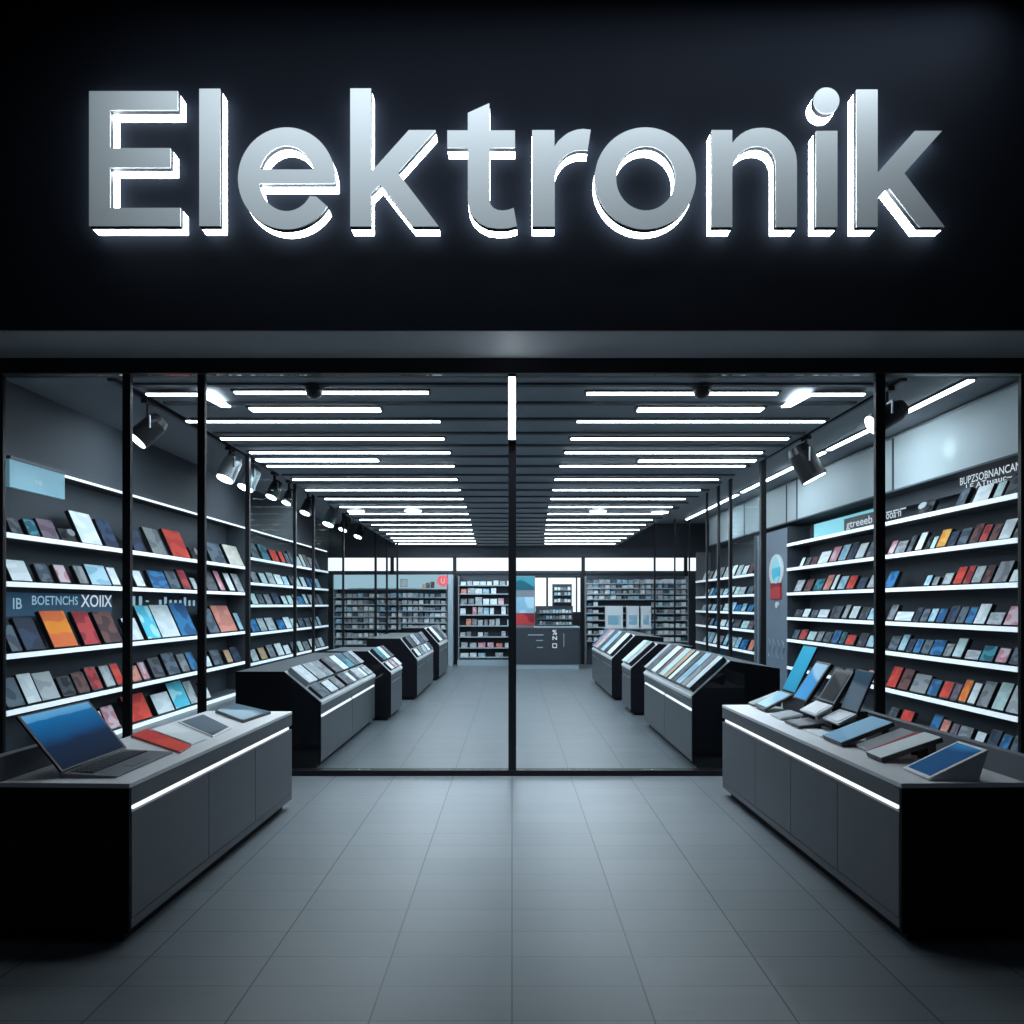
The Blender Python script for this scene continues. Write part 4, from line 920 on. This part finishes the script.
# service desk
YD = 17.0; sd = F/YD
dxp = lambda px: (px - 512)/sd
dzp = lambda py: H + (605 - py)/sd
root = thing('service_desk', (dxp(548), YD + .3, 0), 'dark service desk with white printed marks at the rear of the shop', 'desk')
box('desk_body', M['desk'], (dxp(515), dxp(579.5), YD + .02, YD + .7, .12, dzp(628)), root)
box('plinth', M['plinth'], (dxp(515.5), dxp(579), YD + .04, YD + .68, 0, .1195), root)
box('desk_top', M['plinth'], (dxp(534.5), dxp(580), YD, YD + .72, dzp(628) + .001, dzp(628) + .035), root)
lettering('%', .12, .14, (dxp(552.5), YD + .0195, dzp(635)), (1,0,0), (0,0,1), M['letterwhite'], root, .02, 'printed_mark')
lettering('N', .12, .10, (dxp(552.5), YD + .0195, dzp(640)), (1,0,0), (0,0,1), M['letterwhite'], root, .02, 'printed_mark')
lettering('□', .12, .12, (dxp(552.5), YD + .0195, dzp(648)), (1,0,0), (0,0,1), M['letterwhite'], root, .02, 'printed_mark')
lettering('|', .02, .36, (dxp(563.5), YD + .0195, dzp(647)), (1,0,0), (0,0,1), M['plinth'], root, 0, 'printed_mark')
for i, (pa, pb, py) in enumerate(((528, 543.5, 635.5), (536, 543, 641), (537, 543, 648))):
    box('printed_line', M['plinth'], (dxp(pa), dxp(pb), YD + .012, YD + .0195, dzp(py), dzp(py - 1)), root)
# goods rack on the desk
root = thing('desk_rack', (dxp(558), YD + .35, dzp(628) + .036), 'dark rack of small goods standing on the service desk', 'rack')
zt = dzp(628) + .036
box('rack_back', M['desk'], (dxp(536), dxp(574.5), YD + .45, YD + .48, zt, dzp(606)), root)
box('rack_tower', M['desk'], (dxp(553.5), dxp(573.5), YD + .485, YD + .52, zt, dzp(583.5)), root)
for py in (613, 619, 625): box('shelf', M['shelf'], (dxp(538), dxp(574), YD + .25, YD + .4495, dzp(py) - .02, dzp(py)), root)
for py in (590, 595, 602): box('shelf', M['shelf'], (dxp(554), dxp(573), YD + .32, YD + .4845, dzp(py) - .02, dzp(py)), root)
r2 = random.Random(3)
for i, (py, pa, pb, nn) in enumerate(((590, 555, 572, 5), (595, 555, 572, 5), (602, 555, 572, 5), (613, 540, 573, 10), (619, 540, 573, 10), (625, 540, 573, 10))):
    for k in range(nn):
        xc = dxp(pa + (pb - pa)*(k + .5)/nn); w = (pb - pa)/nn/sd*.75
        col = r2.choice(grey_mix)
        o = bpy.data.objects.new('boxed_item', TM); link(o); slot(o, pmat(col))
        o.matrix_world = Matrix.Translation((xc, YD + .335, dzp(py) + .001)) @ Matrix.Diagonal((w, .10, 3.6/sd*r2.uniform(.7, 1), 1))
        tag(o, '%s small pack, %s from left, %s shelf of the desk rack' % (col, ORD[k+1], ORD[i+1]), 'box', 'packs on the desk rack')

# ------------------------------------------------------------------ light
def area(name, loc, aim, sx, sy, power, col=(.86, .93, 1.0), spread=180):
    l = bpy.data.lights.new(name, 'AREA'); l.shape = 'RECTANGLE'; l.size = sx; l.size_y = sy; l.energy = power; l.color = col; l.spread = math.radians(spread)
    o = bpy.data.objects.new(name, l); link(o); o.location = loc
    o.rotation_euler = (Vector(aim) - Vector(loc)).to_track_quat('-Z', 'Y').to_euler(); return o
area('soffit_fill', (0, 6.05, 4.13), (0, 5.85, 0), 4.6, .25, 60, (.80, .90, 1.0), 70)  # unseen area lamp added to light the floor and counters before the glass
area('sign_fill', (.55, 4.76, 7.1), (.45, 5.57, 5.85), 7.6, .2, 92, (.86, .94, 1.0), 116)  # lamp added above the frame to grade the letter faces from the top
for yy in (8.5, 11.5, 14.5, 17.0):
    area('shop_fill', (0, yy, 3.0), (0, yy, 0), 4.5, 1.6, 72, (.78, .90, 1.0), 175)  # unseen area lamps added in mid-air to brighten the shop inside
for sd_ in (-1, 1):
    for yy in (8.2, 11.6, 15.2):
        area('shelf_fill', (sd_*4.0, yy, 3.55), (sd_*5.5, yy, 1.35), 2.9, .2, 36, (.84, .93, 1.0), 150).rotation_euler.rotate_axis('Z', math.radians(90))  # extra lamps without fixtures, added to brighten the shelf goods
w = bpy.data.worlds.new('night'); scene.world = w; w.use_nodes = True
bg = w.node_tree.nodes['Background']; bg.inputs[0].default_value = (.35, .45, .62, 1); bg.inputs[1].default_value = .035

# ------------------------------------------------------------------ camera
cam = bpy.data.cameras.new('camera'); co = bpy.data.objects.new('camera', cam); C.objects.link(co)
co.location = (0, 0, H); co.rotation_euler = (math.radians(90), 0, 0)
cam.sensor_width = 36; cam.lens = F/1024*36; cam.shift_y = 93/1024; cam.clip_end = 200
scene.camera = co
scene.view_settings.view_transform = 'Standard'
scene.view_settings.look = 'None'
scene.cycles.use_denoising = True
scene.cycles.max_bounces = 8
scene.cycles.transparent_max_bounces = 16
scene.cycles.sample_clamp_indirect = 6
